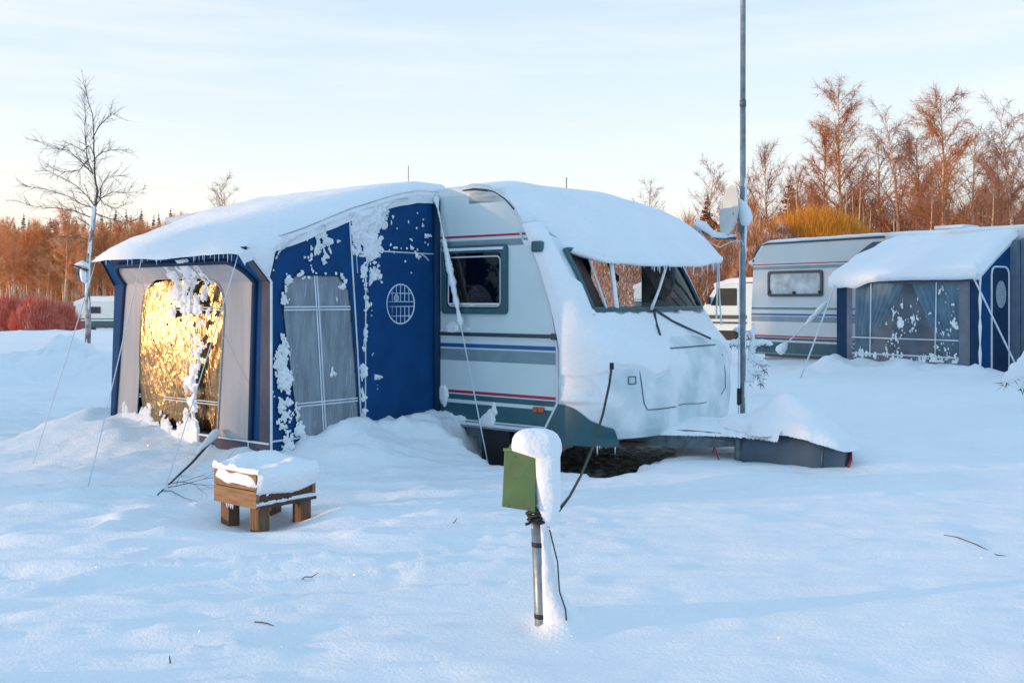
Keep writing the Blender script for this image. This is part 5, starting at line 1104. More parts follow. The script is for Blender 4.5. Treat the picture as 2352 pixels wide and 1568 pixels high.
mb = MB(); mb.add([(tx0, -0.25, 0.1), (tx1, -0.25, 0.1), (tx1, -0.25, 2.3), (tx0, -0.25, 2.3)], [(0, 1, 2, 3)]); mb.build('inner_lining', mat('inner_grey', (0.22, 0.23, 0.27), 0.9), ra)
mb = MB()
for x in (wx0 + 0.32, wx1 - 0.36): mb.tube([(x, DP - 0.012, 0.62), (x + 0.02, DP - 0.012, 1.73)], 0.010, 5)
mb.tube([(wx0, DP - 0.012, 0.88), (wx1, DP - 0.012, 0.88)], 0.010, 5); mb.tube([(wx0, DP - 0.012, 0.63), (wx1, DP - 0.012, 0.63)], 0.012, 5); mb.build('glazing_bars', PIPE, wn)
XX, ZZ = np.meshgrid(np.linspace(wx0, wx1, 320), np.linspace(0.55, 1.75, 200)); uu_ = (XX - wx0) / (wx1 - wx0)
th = np.maximum(0.045 - 0.12 * np.abs(uu_ - 0.5) * 2.2 - 0.05 * np.abs(ZZ - 1.1), 0.05 - 0.12 * np.abs(uu_ - 0.88) * 2 - 0.06 * np.abs(ZZ - 1.05)); th = np.maximum(th, 0.05 - 0.35 * np.maximum(0, ZZ - 0.62)); th = th + 0.07 * fbm(XX * 5, ZZ * 3.5, 261, 4) + 0.06 * fbm(XX * 20, ZZ * 11, 263, 2) + 0.05 * fbm(XX * 55, ZZ * 30, 265, 2) - 0.075; th = np.minimum(th, 0.006)
A = np.stack([XX, np.full(XX.shape, DP - 0.012), ZZ], -1); Nn = np.zeros_like(A); Nn[..., 1] = -1; sheet('window_frost', ra, A, Nn, th)['kind'] = 'stuff'
mb = MB(); mb.grid(lambda x, y: (x, y, rroof(y)), [tx0 - 0.08, tx1 + 0.02], list(np.linspace(0.0, DP - 0.05, 14))); mb.grid(lambda x, k: (x, DP - 0.055, 1.86 - 0.13 * k), list(np.linspace(tx0 - 0.08, tx1 + 0.02, 12)), [0, 1]); mb.build('roof', GREYC, ra)
us = np.linspace(0, 1, 60); vs_ = np.linspace(0, 1, 44); A = np.zeros((44, 60, 3))
for j, v in enumerate(vs_):
    for i, u in enumerate(us):
        y = 0.12 + (DP - 0.16 - 0.12) * v; xa = tx0 + 0.22 - 0.34 * float(sm(0.0, 0.85, v)) + 0.03 * math.sin(v * 20); xb = tx1 + 0.05
        x = xa + (xb - xa) * u; eu = min(1, u / 0.10, (1 - u) / 0.06); k = math.sqrt(max(0, 1 - (1 - eu) ** 2))
        edge = 1 - float(sm(0.90, 1.0, v)); tk = (0.10 + 0.05 * float(sm(0.2, 0.8, v))) * k
        A[j, i] = (x, y, rroof(max(y, DP)) - 0.02 + tk * max(edge, 0) ** 0.5 + 0.025 * float(fbm(np.array(x * 1.7), np.array(y * 1.7), 271, 3)) * k)
low_ = [0.02 + 0.10 * float(np.clip(fbm(np.array(u * 5.0), np.array(0.3), 273, 3) + 0.25 + 0.35 * sm(0.45, 0.1, u) - 0.5 * sm(0.45, 0.62, u) * sm(0.98, 0.85, u), 0, 1)) for u in us]
row = np.array([[(A[-1, i, 0], A[-1, i, 1] - 0.01, A[-1, i, 2] - 0.03 - low_[i]), (A[-1, i, 0], A[-1, i, 1] + 0.05, A[-1, i, 2] - 0.06 - low_[i])] for i in range(60)]).transpose(1, 0, 2)
A = np.concatenate([A, row], 0); mb = MB(); mb.arr(A); mb.build('roof_snow', SNOW, ra, True)
mb = MB(); mb.arr(np.array([[tuple(A[j, -1]), (tx1 + 0.005, A[j, -1, 1], A[j, -1, 2] - 0.09)] for j in range(44)])); mb.build('edge_snow', SNOW, ra, True)
def wr(X, Y, z): dx = X - RL.x; dy = Y - RL.y; return Vector((dx * rca + dy * rsa, -dx * rsa + dy * rca, z - RL.z))
p = gpx(1838, 862); rope('guy_rope', ra, (tx0, DP - 0.08, 1.8), wr(p.x, p.y, p.z), 0.012, 0.03)
p = gpx(2290, 828); p = r2w(tx1 + 0.45, DP + 0.45); rope('guy_rope', ra, (tx1 - 0.05, DP - 0.08, 1.82), (tx1 + 0.40, DP + 0.35, 0.45), 0.014, 0.0)
# broom leaning on the right caravan
b0_ = px(1790, 17.0, 806); b1_ = px(1905, 16.9, 690)
bo_ = thing('broom', 'snow-crusted broom leaning against the right-hand caravan', 'broom', b0_)
d_ = Vector(b1_) - Vector(b0_); mb = MB(); mb.tube([(0, 0, 0), d_ * 0.5, d_ * 0.95], 0.014, 6); mb.build('handle', PIPE, bo_, True)
mb = MB(); mb.tube([d_ * 0.5, d_ * 0.66, d_ * 0.72, d_ * 0.78, d_ * 0.90, d_], [0.014, 0.05, 0.03, 0.06, 0.055, 0.02], 8); mb.build('snow_crust', SNOW, bo_, True)
mb = MB(); mb.tube([d_ * -0.03, d_ * 0.02, d_ * 0.10, d_ * 0.16], [0.06, 0.09, 0.07, 0.02], 8); mb.build('brush', SNOW, bo_, True)

# ================================================================== VEGETATION
def rv(a, r): return Vector((r.uniform(-a, a), r.uniform(-a, a), r.uniform(-a, a)))
def blade(mb, p, d, l, w, r):
    t = Vector((r.gauss(0, 1), r.gauss(0, 1), r.gauss(0, 1))).cross(d)
    if t.length < 1e-5: return
    t.normalize(); o = len(mb.v); e = p + d * l
    mb.v += [tuple(p - t * w), tuple(p + t * w), tuple(e)]; mb.f.append((o, o + 1, o + 2)); mb.m.append(0)
def birch(seed, h, spread, nl, twn, droop=0.5, lo=0.28, r0=None, tw=0.012):
    r = random.Random(seed); tm = MB(); cm = MB(); r0 = r0 or h * 0.0135
    pts = []; ax = Vector((0, 0, 0)); dx = Vector((r.uniform(-.03, .03), r.uniform(-.03, .03), 1))
    for k in range(11): pts.append(ax.copy()); dx = (dx + Vector((r.uniform(-.05, .05), r.uniform(-.05, .05), 0.1))).normalized(); ax = ax + dx * h / 10
    tm.tube(pts, [r0 * (1 - 0.93 * k / 10) + 0.004 for k in range(11)], 7)
    def at(t): t *= 10; i = min(int(t), 9); return pts[i].lerp(pts[i + 1], t - i)
    for i in range(nl):
        t = lo + (0.97 - lo) * ((i + r.random()) / nl); p = at(t); an = r.uniform(0, 6.283); up = r.uniform(0.5, 1.1) + t * 0.5
        d = Vector((math.cos(an), math.sin(an), up)).normalized(); ln = spread * (1.15 - t) * r.uniform(0.7, 1.2) + 0.06 * h
        q_ = p.copy(); path = [q_.copy()]; rr0 = r0 * 0.32 * (1.1 - t) + 0.004
        for k in range(5):
            d = (d + Vector((0, 0, 0.06 - droop * 0.10 * k)) + rv(0.16, r)).normalized(); q_ = q_ + d * ln / 5; path.append(q_.copy())
        cm.tube(path, [rr0, rr0 * .8, rr0 * .6, rr0 * .45, rr0 * .3, rr0 * .12], 4, cap=False)
        for k in range(1, 6):
            for _ in range(3 if k > 1 else 1):
                bd = ((path[k] - path[k - 1]).normalized() + rv(0.85, r) + Vector((0, 0, 0.1))).normalized(); b = path[k - 1].lerp(path[k], r.random()); bl = ln * r.uniform(0.18, 0.38)
                m = b + bd * bl * .5; e = m + (bd + Vector((0, 0, -0.2 * droop)) + rv(.2, r)).normalized() * bl * .5
                cm.tube([b, m, e], [tw * .7, tw * .5, tw * .3], 3, cap=False)
                for _ in range(twn):
                    s_ = r.random(); pp = b.lerp(m, s_ * 2) if s_ < .5 else m.lerp(e, s_ * 2 - 1)
                    blade(cm, pp, (bd * 0.6 + rv(0.8, r) + Vector((0, 0, 0.15 - droop * r.random()))).normalized(), r.uniform(0.25, 0.7) * min(1, h / 9), tw * 0.55, r)
    return tm, cm
def tree(name, label, cat, group, seed, loc, **kw):
    m1 = kw.pop('m1', BARKW); m2 = kw.pop('m2', TWIG); rz = kw.pop('rz', 0)
    tm, cm = birch(seed, **kw); t = thing(name, label, cat, loc, rz, group); tm.build('trunk', m1, t, True); cm.build('crown', m2, t); return t
def zg(X, Y): return gz(X, Y) - 0.1

# --- birches on the right, in the order they stand
LB = 'bare reddish birch in the row of trees behind the right-hand caravan'
GB = 'birches behind the right-hand caravan'
def place(x, Y): X = (x - 1176) / F * Y; return (X, Y, zg(X, Y))
def toph(ytop, Y): return EYE + (HZ - ytop) / F * Y + 0.2
p = place(1930, 50); t_tall = tree('birch_tree', 'tallest, narrow birch with a sunlit trunk, left of the yellow willow mound top', 'tree', GB, 11, p, h=toph(212, 50) - p[2], spread=2.4, nl=62, twn=9, droop=0.5, lo=0.2)
t_tall['label'] = 'tallest narrow birch with sunlit trunk rising behind the yellow willow mound'
p = place(2068, 48); t_b = tree('birch_tree', 'thin pale airy birch just right of the willow mound', 'tree', GB, 12, p, h=toph(275, 48) - p[2], spread=4.2, nl=34, twn=5, m2=TWIGP, droop=0.9, lo=0.28)
p = place(2172, 46); t_c = tree('birch_tree', 'dense russet birch with thick trunk above the right-hand tent', 'tree', GB, 13, p, h=toph(245, 46) - p[2], spread=3.4, nl=58, twn=10, droop=0.7, lo=0.25)
p = place(1770, 52); t_d = tree('birch_tree', 'low broad bare tree between the mast and the tallest birch', 'tree', GB, 14, p, h=toph(362, 52) - p[2], spread=3.0, nl=36, twn=7, m2=TWIGP, droop=0.0, lo=0.2)
p = place(1600, 62); t_e = tree('birch_tree', 'faint thin birch left of the satellite dish', 'tree', GB, 15, p, h=toph(395, 62) - p[2], spread=3.0, nl=28, twn=4, m2=TWIGP, droop=0.3, lo=0.3)
protos = [t_tall, t_b, t_c, t_d, t_e]
pr_h = [toph(212, 50) - zg(*place(1930, 50)[:2]), toph(275, 48) - zg(*place(2068, 48)[:2]), toph(245, 46) - zg(*place(2172, 46)[:2]), toph(362, 52) - zg(*place(1770, 52)[:2]), toph(395, 62) - zg(*place(1600, 62)[:2])]
rr = random.Random(5)
def put_tree(k, x, Y, ytop, label, group=GB, wide=1.0):
    p = place(x, Y); s = (toph(ytop, Y) - p[2]) / pr_h[k]; return dup(protos[k], p, rr.uniform(0, 6.28), (s * wide, s * wide, s), label, group)
for k, x, Y, yt, lab in [(0, 1888, 51, 300, 'shorter birch hugging the tallest birch on its left'), (3, 1960, 53, 400, 'low birch half hidden just right of the tallest birch'), (1, 2025, 50, 330, 'slim leaning birch above the right end of the willow mound'),
        (2, 2120, 50, 330, 'russet birch between the airy birch and the dense russet birch'), (1, 2238, 47, 320, 'birch immediately right of the dense russet birch'), (1, 2330, 45, 262, 'tall birch at the right edge of the picture'), (2, 2295, 48, 370, 'russet birch left of the one at the right edge'), (3, 2270, 42, 420, 'low bushy birch above the right end of the tent roof'), (3, 2375, 44, 330, 'birch cut by the right edge of the picture'), (3, 1700, 56, 440, 'low birch directly behind the mast'), (4, 1640, 60, 440, 'small thin birch just left of the dish'), (3, 1845, 47, 410, 'low reddish tree over the left slope of the willow mound'), (3, 2130, 44, 430, 'low tangled birch over the tent roof centre'), (4, 1480, 75, 435, 'tiny distant birch tip above the snowy caravan roof'), (4, 540, 95, 425, 'tiny distant birch tip over the awning roof')]:
    put_tree(k, x, Y, yt, lab, GB if x > 1000 and k != 9 else 'distant birches')
# twig thickets filling the wood on the right
def thicket(n, xa, xb, Ya, Yb, ytop, seed, m, name, label, lmin=0.6, lmax=1.6, w=0.010, extra=None):
    r = random.Random(seed); mb = MB()
    for _ in range(n):
        Y = r.uniform(Ya, Yb); x = r.uniform(xa, xb); X = (x - 1176) / F * Y; zg_ = float(0.3 - 0.0195 * max(Y - 28, 0)); zt = EYE + (HZ - (ytop(x) + 26 * math.sin(x * 0.045 + seed) + 14 * math.sin(x * 0.13))) / F * Y
        z = zg_ + (zt - zg_) * r.random() ** 0.85; d = Vector((r.gauss(0, .45), r.gauss(0, .45), 1)).normalized(); blade(mb, Vector((X, Y, z)), d, r.uniform(lmin, lmax), w, r)
    return tag(mb.build(name, m), label, 'undergrowth', kind='stuff')
thicket(44000, 1540, 2420, 49, 60, lambda x: ip(x, [1540, 1640, 1760, 1900, 2050, 2200, 2420], [560, 530, 500, 475, 495, 475, 465]), 3, TWIG, 'undergrowth', 'reddish thicket of bare saplings behind the right-hand caravan')
thicket(16000, 1360, 1760, 36, 44, lambda x: 560, 9, FROST, 'frosted_undergrowth', 'snow-flecked bushes behind the mast and dish', 0.3, 0.9, 0.012)
# sapling trunks catching the sun
sap = None
rr = random.Random(12)
for i in range(34):
    x = rr.uniform(1720, 2380); Y = rr.uniform(45, 52); p = place(x, Y); hh = rr.uniform(4.5, 7.5)
    if sap is None:
        mb = MB(); mb.tube([(0, 0, 0), (0.03, 0, 2), (-0.03, 0.02, 4), (0.05, 0, 6)], [0.06, 0.05, 0.04, 0.012], 6); sap = thing('sapling', 'slim pale sunlit birch sapling among the thicket behind the right-hand caravan', 'tree', p, 0, 'birch saplings in the right-hand thicket'); mb.build('trunk', BARKW, sap, True)
        mb = MB()
        for k in range(9):
            z = 2 + k * 0.42; a = rr.uniform(0, 6.28); mb.tube([(0, 0, z), (0.4 * math.cos(a), 0.4 * math.sin(a), z + 0.5), (0.75 * math.cos(a), .75 * math.sin(a), z + 1.2)], [0.018, .012, .004], 3)
        mb.build('branches', TWIG, sap)
    else: dup(sap, p, rr.uniform(0, 6.28), (1, 1, hh / 6))

# spruce
def spruce_mesh(seed, h, rad, rings=44, per=11):
    r = random.Random(seed); tm = MB(); cm = MB(); tm.tube([(0, 0, 0), (0, 0, h)], [h * 0.012, 0.01], 6)
    for k in range(rings):
        t = min(0.99, max(0.01, (k + .5 + r.uniform(-1.2, 1.2)) / rings)); z = h * (0.08 + 0.92 * t); R_ = rad * (1 - t) ** 0.9 * r.uniform(0.6, 1.15) + 0.05
        for j in range(per):
            a = r.uniform(0, 6.283); d = Vector((math.cos(a), math.sin(a), r.uniform(-0.5, -0.1) + 0.5 * t)).normalized(); L_ = R_ * r.uniform(0.55, 1.1); z = h * (0.08 + 0.92 * t) + r.uniform(-.02, .02) * h; sd = Vector((-math.sin(a), math.cos(a), 0)); p0 = Vector((0, 0, z))
            for s_ in (0.25, 0.5, 0.75, 0.95):
                c = p0 + d * L_ * s_; wdt = 0.22 * L_ * (1.15 - s_) + 0.05; drop = Vector((0, 0, -0.12 * L_ - 0.06))
                for sg in (-1, 1): cm.add([c - d * 0.12 * L_, c + sd * sg * wdt + drop * r.uniform(.5, 1.4) + d * 0.08 * L_, c + d * 0.16 * L_], [(0, 1, 2)])
    return tm, cm
def spruce(label, group, seed, loc, h, rad, m=SPR):
    tm, cm = spruce_mesh(seed, h, rad); t = thing('spruce_tree', label, 'tree', loc, 0, group); tm.build('trunk', BARKD, t); cm.build('crown', m, t); return t
p = place(1625, 55); spruce('russet sunlit spruce beside the satellite dish', None, 3, p, toph(455, 55) - p[2], 2.0, SPRB)
p = place(1815, 54); o = spruce('dark russet spruce left of the tallest birch', None, 8, p, toph(415, 54) - p[2], 2.1, SPRB)

# --- yellow willow mound
p = place(1872, 36); wl_ = thing('willow_bush', 'broad golden-yellow willow mound behind the right-hand caravan', 'bush', p)
r = random.Random(77); mb = MB(); zt = EYE + (HZ - 471) / F * 36 - p[2]
for _ in range(27000):
    a = r.uniform(0, 6.283); q_ = r.random() ** 0.5; dx = 3.1 * q_ * math.cos(a); dy = 2.0 * q_ * math.sin(a); top = zt * math.sqrt(max(0.04, 1 - (q_ * 0.93) ** 2)) - 0.25
    z = 1.2 + (top - 1.2) * r.random() ** 0.35; blade(mb, Vector((dx, dy, z)), Vector((dx * 0.28 + r.gauss(0, .3), dy * 0.28 + r.gauss(0, .3), 1.1)).normalized(), r.uniform(0.25, 0.6), 0.008, r)
mb.build('twigs', YEL, wl_)
mb = MB()
for _ in range(26):
    a = r.uniform(0, 6.283); mb.tube([(0.2 * math.cos(a), 0.2 * math.sin(a), 0), (0.9 * math.cos(a), 0.7 * math.sin(a), zt * .4), (1.5 * math.cos(a), 1.1 * math.sin(a), zt * .72)], [.04, .03, .01], 4)
mb.build('stems', BARKD, wl_)
p = place(1780, 35); fb_ = thing('frosted_bush', 'snow-flecked tan bush left of the yellow willow mound', 'bush', p); mb = MB(); zt2 = EYE + (HZ - 515) / F * 35 - p[2]
for _ in range(7000):
    a = r.uniform(0, 6.283); q_ = r.random() ** 0.5; dx = 1.6 * q_ * math.cos(a); dy = 1.2 * q_ * math.sin(a); top = zt2 * math.sqrt(max(0.04, 1 - (q_ * .95) ** 2)); z = 1.0 + (top - 1.0) * r.random() ** 0.4
    blade(mb, Vector((dx, dy, z)), Vector((dx * .3 + r.gauss(0, .4), dy * .3 + r.gauss(0, .4), 0.9)).normalized(), r.uniform(0.2, 0.45), 0.012, r)
mb.build('twigs', FROST, fb_)

# --- left forest
LG = 'slim bare birches in the far wood at the left'
fz_ = place(100, 92)
protL = []
for s_ in (31, 32, 33):
    tm, cm = birch(s_, 9.2, 1.7, 34, 6, 0.2, 0.40, 0.15, 0.024); t = thing('birch_tree', 'slim bare birch in the far russet wood at the left', 'tree', place(30 + 60 * (s_ - 31), 88), 0, LG); tm.build('trunk', BARKW, t, True); cm.build('crown', TWIGL, t); protL.append(t)
rr = random.Random(8)
for i in range(62):
    x = -40 + i * 8.2 + rr.uniform(-8, 8); Y = rr.uniform(84, 98); p = place(x, Y); s = rr.uniform(0.82, 1.08); dup(protL[i % 3], p, rr.uniform(0, 6.28), (s, s, s * rr.uniform(.92, 1.02)))
thicket(20000, -60, 470, 96, 106, lambda x: 548, 14, TWIGL, 'far_undergrowth', 'russet mass of bare twigs in the far wood at the left', 0.7, 1.8, 0.020)
thicket(8000, -60, 470, 80, 84, lambda x: 690, 15, FROST, 'far_frosted_undergrowth', 'frosted scrub along the foot of the far wood', 0.3, 1.0, 0.016)
sp0 = spruce('small dark spruce top behind the far wood at the left', 'spruces behind the far left wood', 21, place(0, 108), 11.2, 1.7)
for i in range(48):
    x = -30 + i * 9.2 + rr.uniform(-6, 6); Y = rr.uniform(104, 114); p = place(x, Y); yt = 512 + 12 * math.sin(i * 1.9) + rr.uniform(-8, 14) - 12 * (x > 250); s = (toph(yt, Y) - p[2]) / 11.2; dup(sp0, p, rr.uniform(0, 6.28), (s * .95, s * .95, s))
p = place(392, 100); s = (toph(484, 100) - p[2]) / 11.2; dup(sp0, p, 1.0, s, 'single dark spruce tip beside the awning roof at its back left')
# red dogwood bushes
def redbush(x, Y, hw, yt, n, seed, label):
    p = place(x, Y); t = thing('red_bush', label, 'bush', p, 0, 'red dogwood bushes'); r = random.Random(seed); mb = MB(); zt = EYE + (HZ - yt) / F * Y - p[2]; wd = hw / F * Y
    for _ in range(n):
        a = r.uniform(0, 6.283); q_ = r.random() ** 0.5; dx = wd * q_ * math.cos(a); dy = 1.4 * q_ * math.sin(a); top = zt * (1 - q_ ** 3 * .75)
        z = top * r.random() ** 0.7 - 0.1; blade(mb, Vector((dx, dy, z)), Vector((dx * .15 + r.gauss(0, .35), dy * .15 + r.gauss(0, .35), 1)).normalized(), r.uniform(0.3, 0.75), 0.014, r)
    mb.build('twigs', REDT, t)
redbush(15, 58, 60, 684, 5500, 41, 'red-twigged bush at the left edge of the picture'); redbush(85, 57, 55, 686, 5500, 42, 'red-twigged bush standing mid-way between left edge and birdhouse birch'); redbush(140, 59, 40, 700, 3500, 43, 'smaller red-twigged bush nearest the far left caravan')

# --- birch with the birdhouse
bY = 28.0; bp = place(204, bY); bp = (bp[0], bY, EYE - (795 - HZ) / F * bY)
bt = thing('birch_tree', 'bare young birch with spreading crown carrying the birdhouse, left of the awning', 'tree', bp)
k = bY / F
def B(x, y, d=0.0): return Vector(((x - 204) * k, d, (795 - y) * k))
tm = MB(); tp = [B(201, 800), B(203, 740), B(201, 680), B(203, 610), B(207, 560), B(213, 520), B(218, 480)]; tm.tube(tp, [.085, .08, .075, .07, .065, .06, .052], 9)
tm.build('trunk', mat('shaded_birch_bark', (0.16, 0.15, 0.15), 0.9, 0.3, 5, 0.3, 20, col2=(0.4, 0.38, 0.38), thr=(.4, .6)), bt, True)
cm = MB(); r = random.Random(19)
limbs = [[(218, 480), (222, 440), (214, 400), (213, 370), (210, 320), (203, 260), (190, 215), (182, 182)], [(214, 400), (206, 360), (207, 330), (212, 290), (217, 260), (222, 225)], [(218, 480), (230, 455), (255, 440), (285, 440), (318, 442)], [(230, 455), (235, 425), (250, 410), (285, 405)], [(213, 372), (235, 350), (260, 345), (288, 345)], [(212, 320), (235, 290), (262, 275), (288, 268)],
         [(214, 400), (195, 375), (170, 350), (140, 345), (105, 330)], [(218, 475), (196, 450), (165, 425), (120, 400), (85, 385), (62, 378)], [(214, 478), (190, 470), (165, 455), (120, 440), (80, 430), (52, 428)], [(210, 500), (175, 485), (140, 480), (100, 478), (72, 470)], [(207, 520), (190, 510), (160, 495), (120, 510), (90, 515)], [(207, 550), (185, 545), (160, 545), (120, 540)], [(204, 335), (185, 345), (150, 325), (110, 340)], [(205, 365), (180, 390), (140, 395), (100, 375)], [(222, 445), (240, 470), (270, 480), (300, 470)], [(218, 490), (240, 500), (265, 510), (290, 500)]]
for lb in limbs:
    dd = r.uniform(-0.9, 0.9); n = len(lb); pts = []
    for i, (x, y) in enumerate(lb): pts.append(B(x + (r.uniform(-2, 2) if i else 0), y, dd * (i / (n - 1))))
    fine = []
    for i in range(n - 1):
        for s_ in (0, .5): fine.append(pts[i].lerp(pts[i + 1], s_) + (rv(0.02, r) if s_ else Vector((0, 0, 0))))
    fine.append(pts[-1]); m = len(fine); r0 = 0.036 if lb is limbs[0] else 0.018
    cm.tube(fine, [r0 * (1 - .88 * i / (m - 1)) for i in range(m)], 5)
    for i in range(1, m):
        for _ in range(3):
            d = ((fine[i] - fine[i - 1]).normalized() + rv(0.8, r) + Vector((0, 0, 0.15))).normalized(); b = fine[i - 1].lerp(fine[i], r.random()); ln = r.uniform(0.25, 0.75) * (0.5 + 0.5 * (1 - i / m)) + 0.1; mid = b + d * ln * .5; e = mid + (d + rv(.3, r) + Vector((0, 0, -.1))).normalized() * ln * .5
            cm.tube([b, mid, e], [.006, .0045, .002], 3, cap=False)
            for _ in range(4): s_ = r.random(); blade(cm, b.lerp(mid, s_) if r.random() < .5 else mid.lerp(e, s_), (d + rv(.9, r)).normalized(), r.uniform(.12, .38), 0.0038, r)
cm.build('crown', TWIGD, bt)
TT, ZZ = np.meshgrid(np.linspace(-2.6, -0.4, 14), np.linspace(0, 4.0, 120)); cxs = ip(ZZ, [v.z for v in tp], [v.x for v in tp]); th = -0.012 + 0.08 * fbm(TT * 1.5, ZZ * 2.5, 281, 3) + 0.03 * sm(3.4, 3.9, ZZ); th = th - 0.03 * np.abs((TT + 1.5) / 1.1) ** 3
A = np.stack([cxs + 0.075 * np.cos(TT), 0.075 * np.sin(TT), ZZ], -1); Nn = np.stack([np.cos(TT), np.sin(TT), 0 * TT], -1); sheet('trunk_snow', bt, A, Nn, th)['kind'] = 'stuff'
# birdhouse
bh = thing('birdhouse', 'small wooden birdhouse with snowy roof on the birch trunk', 'birdhouse', (bp[0], bY, bp[2]))
c = B(193, 632, -0.10); mb = MB(); mb.box((c.x - .02, c.y, c.z), (0.28, 0.24, 0.36)); mb.build('box', mat('weathered_wood', (0.16, 0.13, 0.11), 0.9, .3), bh)
mb = MB(); mb.tube([(c.x - .04, c.y - .12, c.z + .04), (c.x - .04, c.y - .135, c.z + .04)], 0.035, 12); mb.build('entrance_hole', BLACK, bh)
rM = Matrix.Rotation(R(18), 3, 'Y'); mb = MB(); mb.box((c.x - .03, c.y, c.z + .21), (0.42, 0.34, 0.04), M=rM); mb.build('roof', WOODD, bh)
mb = MB(); mb.tube([(c.x - .26, c.y, c.z + .26), (c.x - .15, c.y, c.z + .27), (c.x, c.y, c.z + .30), (c.x + .12, c.y, c.z + .25), (c.x + .2, c.y, c.z + .17)], [.02, .08, .12, .10, .02], 9); mb.build('roof_snow', SNOW, bh, True)
mb = MB(); mb.tube([(c.x + .02, c.y - .08, c.z + .2), (c.x + .06, c.y - .1, c.z + .05), (c.x + .08, c.y - .1, c.z - .15), (c.x + .1, c.y - .05, c.z - .22)], [.05, .10, .08, .02], 8); mb.build('side_snow', SNOW, bh, True)

# --- caravan far left
cf = px(160, 66, 752); fl_c = thing('caravan', 'small pale caravan far away in front of the left wood', 'caravan', (cf[0], 66, cf[2]), R(-4))
mb = MB(); x1 = 4.6
zz_ = [0.0, 0.12, 0.45, 0.55, 0.62, 1.0, 1.5, 1.75, 1.95]
xx0 = [0.35, 0.25, 0.05, 0.03, 0.02, 0.0, 0.12, 0.35, 0.75]
mats_ = [4, 1, 0, 1, 0, 0, 0, 0]
for i in range(8): mb.add([(xx0[i] + .35, 0, zz_[i]), (x1, 0, zz_[i]), (x1, 0, zz_[i + 1]), (xx0[i + 1] + .35, 0, zz_[i + 1])], [(0, 1, 2, 3)], mats_[i])
for i in range(8): mb.add([(xx0[i] + .35, 0, zz_[i]), (xx0[i + 1] + .35, 0, zz_[i + 1]), (xx0[i + 1] - .1, 2.0, zz_[i + 1]), (xx0[i] - .1, 2.0, zz_[i])], [(0, 1, 2, 3)], 0)
mb.build('body', [WHITE, TEAL, RED, GREYS, RAIL], fl_c)
simple_window(fl_c, 1.15, 2.15, 0.95, 1.4, 0, RAIL, GLASS, mat('tan_blind', (0.25, 0.2, 0.18), 0.8))
mb = MB(); mb.add([(0.32, 0.15, 0.95), (0.02, 1.6, 0.95), (0.10, 1.6, 1.42), (0.40, 0.15, 1.42)], [(3, 2, 1, 0)]); mb.build('end_window', mat('painted_amber_reflection', (0.35, 0.2, 0.08), 0.15), fl_c)  # golden reflection put into the pane's base colour
XX, YY = np.meshgrid(np.linspace(0.3, x1, 30), np.linspace(-.08, 2.1, 14)); z = 1.72 + .33 * sm(0.2, 1.2, XX) + 0.05 * fbm(XX * 2, YY * 2, 291, 3) + 0.06 * sm(-.1, .4, YY); mb = MB(); mb.arr(np.stack([XX, YY, z], -1)); mb.arr(np.array([[(XX[0, i], -.08, z[0, i]), (XX[0, i], -.01, z[0, i] - .3)] for i in range(30)])); mb.build('roof_snow', SNOW, fl_c, True)
mb = MB(); mb.tube([(1.4, 0.1, -.12), (1.4, .3, -.12)], 0.3, 14); mb.build('wheel', BLACK, fl_c)
dup(fl_c, px(1446, 34, 704), R(-25), 0.42, 'tan caravan glimpsed through the front window of the central caravan')
# power posts by the road
p = px(140, 60, 757); sp_ = thing('meter_post', 'small dark hook-up post with snow cap by the red bushes', 'meter post', p)
mb = MB(); mb.tube([(0, 0, -.2), (0, 0, .55)], 0.13, 8); mb.build('post', BARKD, sp_); mb = MB(); mb.lathe([(0.18, .5), (.2, .62), (.12, .74), (.01, .78)], 10); mb.build('snow_cap', SNOW, sp_, True)

# --- camper van behind the mast
cv = px(1612, 26, 752); vn = thing('camper_van', 'camper van with dark windscreen and snowy roof, half hidden behind the mast', 'van', (cv[0], 26, EYE - (775 - HZ) / F * 26), R(-30))
mb = MB(); prof = [(0, 0.2), (0, 0.75), (0.12, 0.95), (0.42, 1.40), (0.55, 1.42), (2.6, 1.44), (2.6, 0.2)]
mb.add([(x, 0, z) for x, z in prof] + [(x, 1.7, z) for x, z in prof], [tuple(range(7)), tuple(range(13, 6, -1))] + [(i, i + 7, (i + 1) % 7 + 7, (i + 1) % 7) for i in range(7)]); mb.build('body', WHITE, vn)
mb = MB(); mb.add([(0.16, .1, .98), (0.16, 1.6, .98), (0.41, 1.5, 1.36), (0.41, .2, 1.36)], [(0, 1, 2, 3)]); mb.add([(0.25, -.012, .85), (0.95, -.012, .85), (0.95, -.012, 1.3), (0.45, -.012, 1.3)], [(0, 1, 2, 3)]); o = mb.build('windows', BLACK, vn)
for v in o.data.vertices:
    if v.co.y > 0.05: v.co.x -= 0.02
mb = MB(); mb.box((0.6, -.012, .55), (1.2, .02, .10)); mb.box((0.6, -.012, .40), (1.2, .02, .05)); mb.build('side_stripe', RAIL, vn)
mb = MB(); mb.box((0.22, -.12, .98), (.10, .14, .2)); mb.build('wing_mirror', BLACK, vn, bevel=.02)
XX, YY = np.meshgrid(np.linspace(.35, 2.7, 20), np.linspace(-.08, 1.8, 14)); z = 1.44 + .12 * sm(.3, .8, XX) + .04 * fbm(XX * 3, YY * 3, 295, 2); mb = MB(); mb.arr(np.stack([XX, YY, z], -1)); mb.arr(np.array([[(XX[0, i], -.08, z[0, i]), (XX[0, i], -.01, z[0, i] - .12)] for i in range(20)])); mb.build('roof_snow', SNOW, vn, True)
mb = MB(); mb.tube([(0.7, .05, .2), (.7, .25, .2)], .28, 14); mb.build('wheel', BLACK, vn)

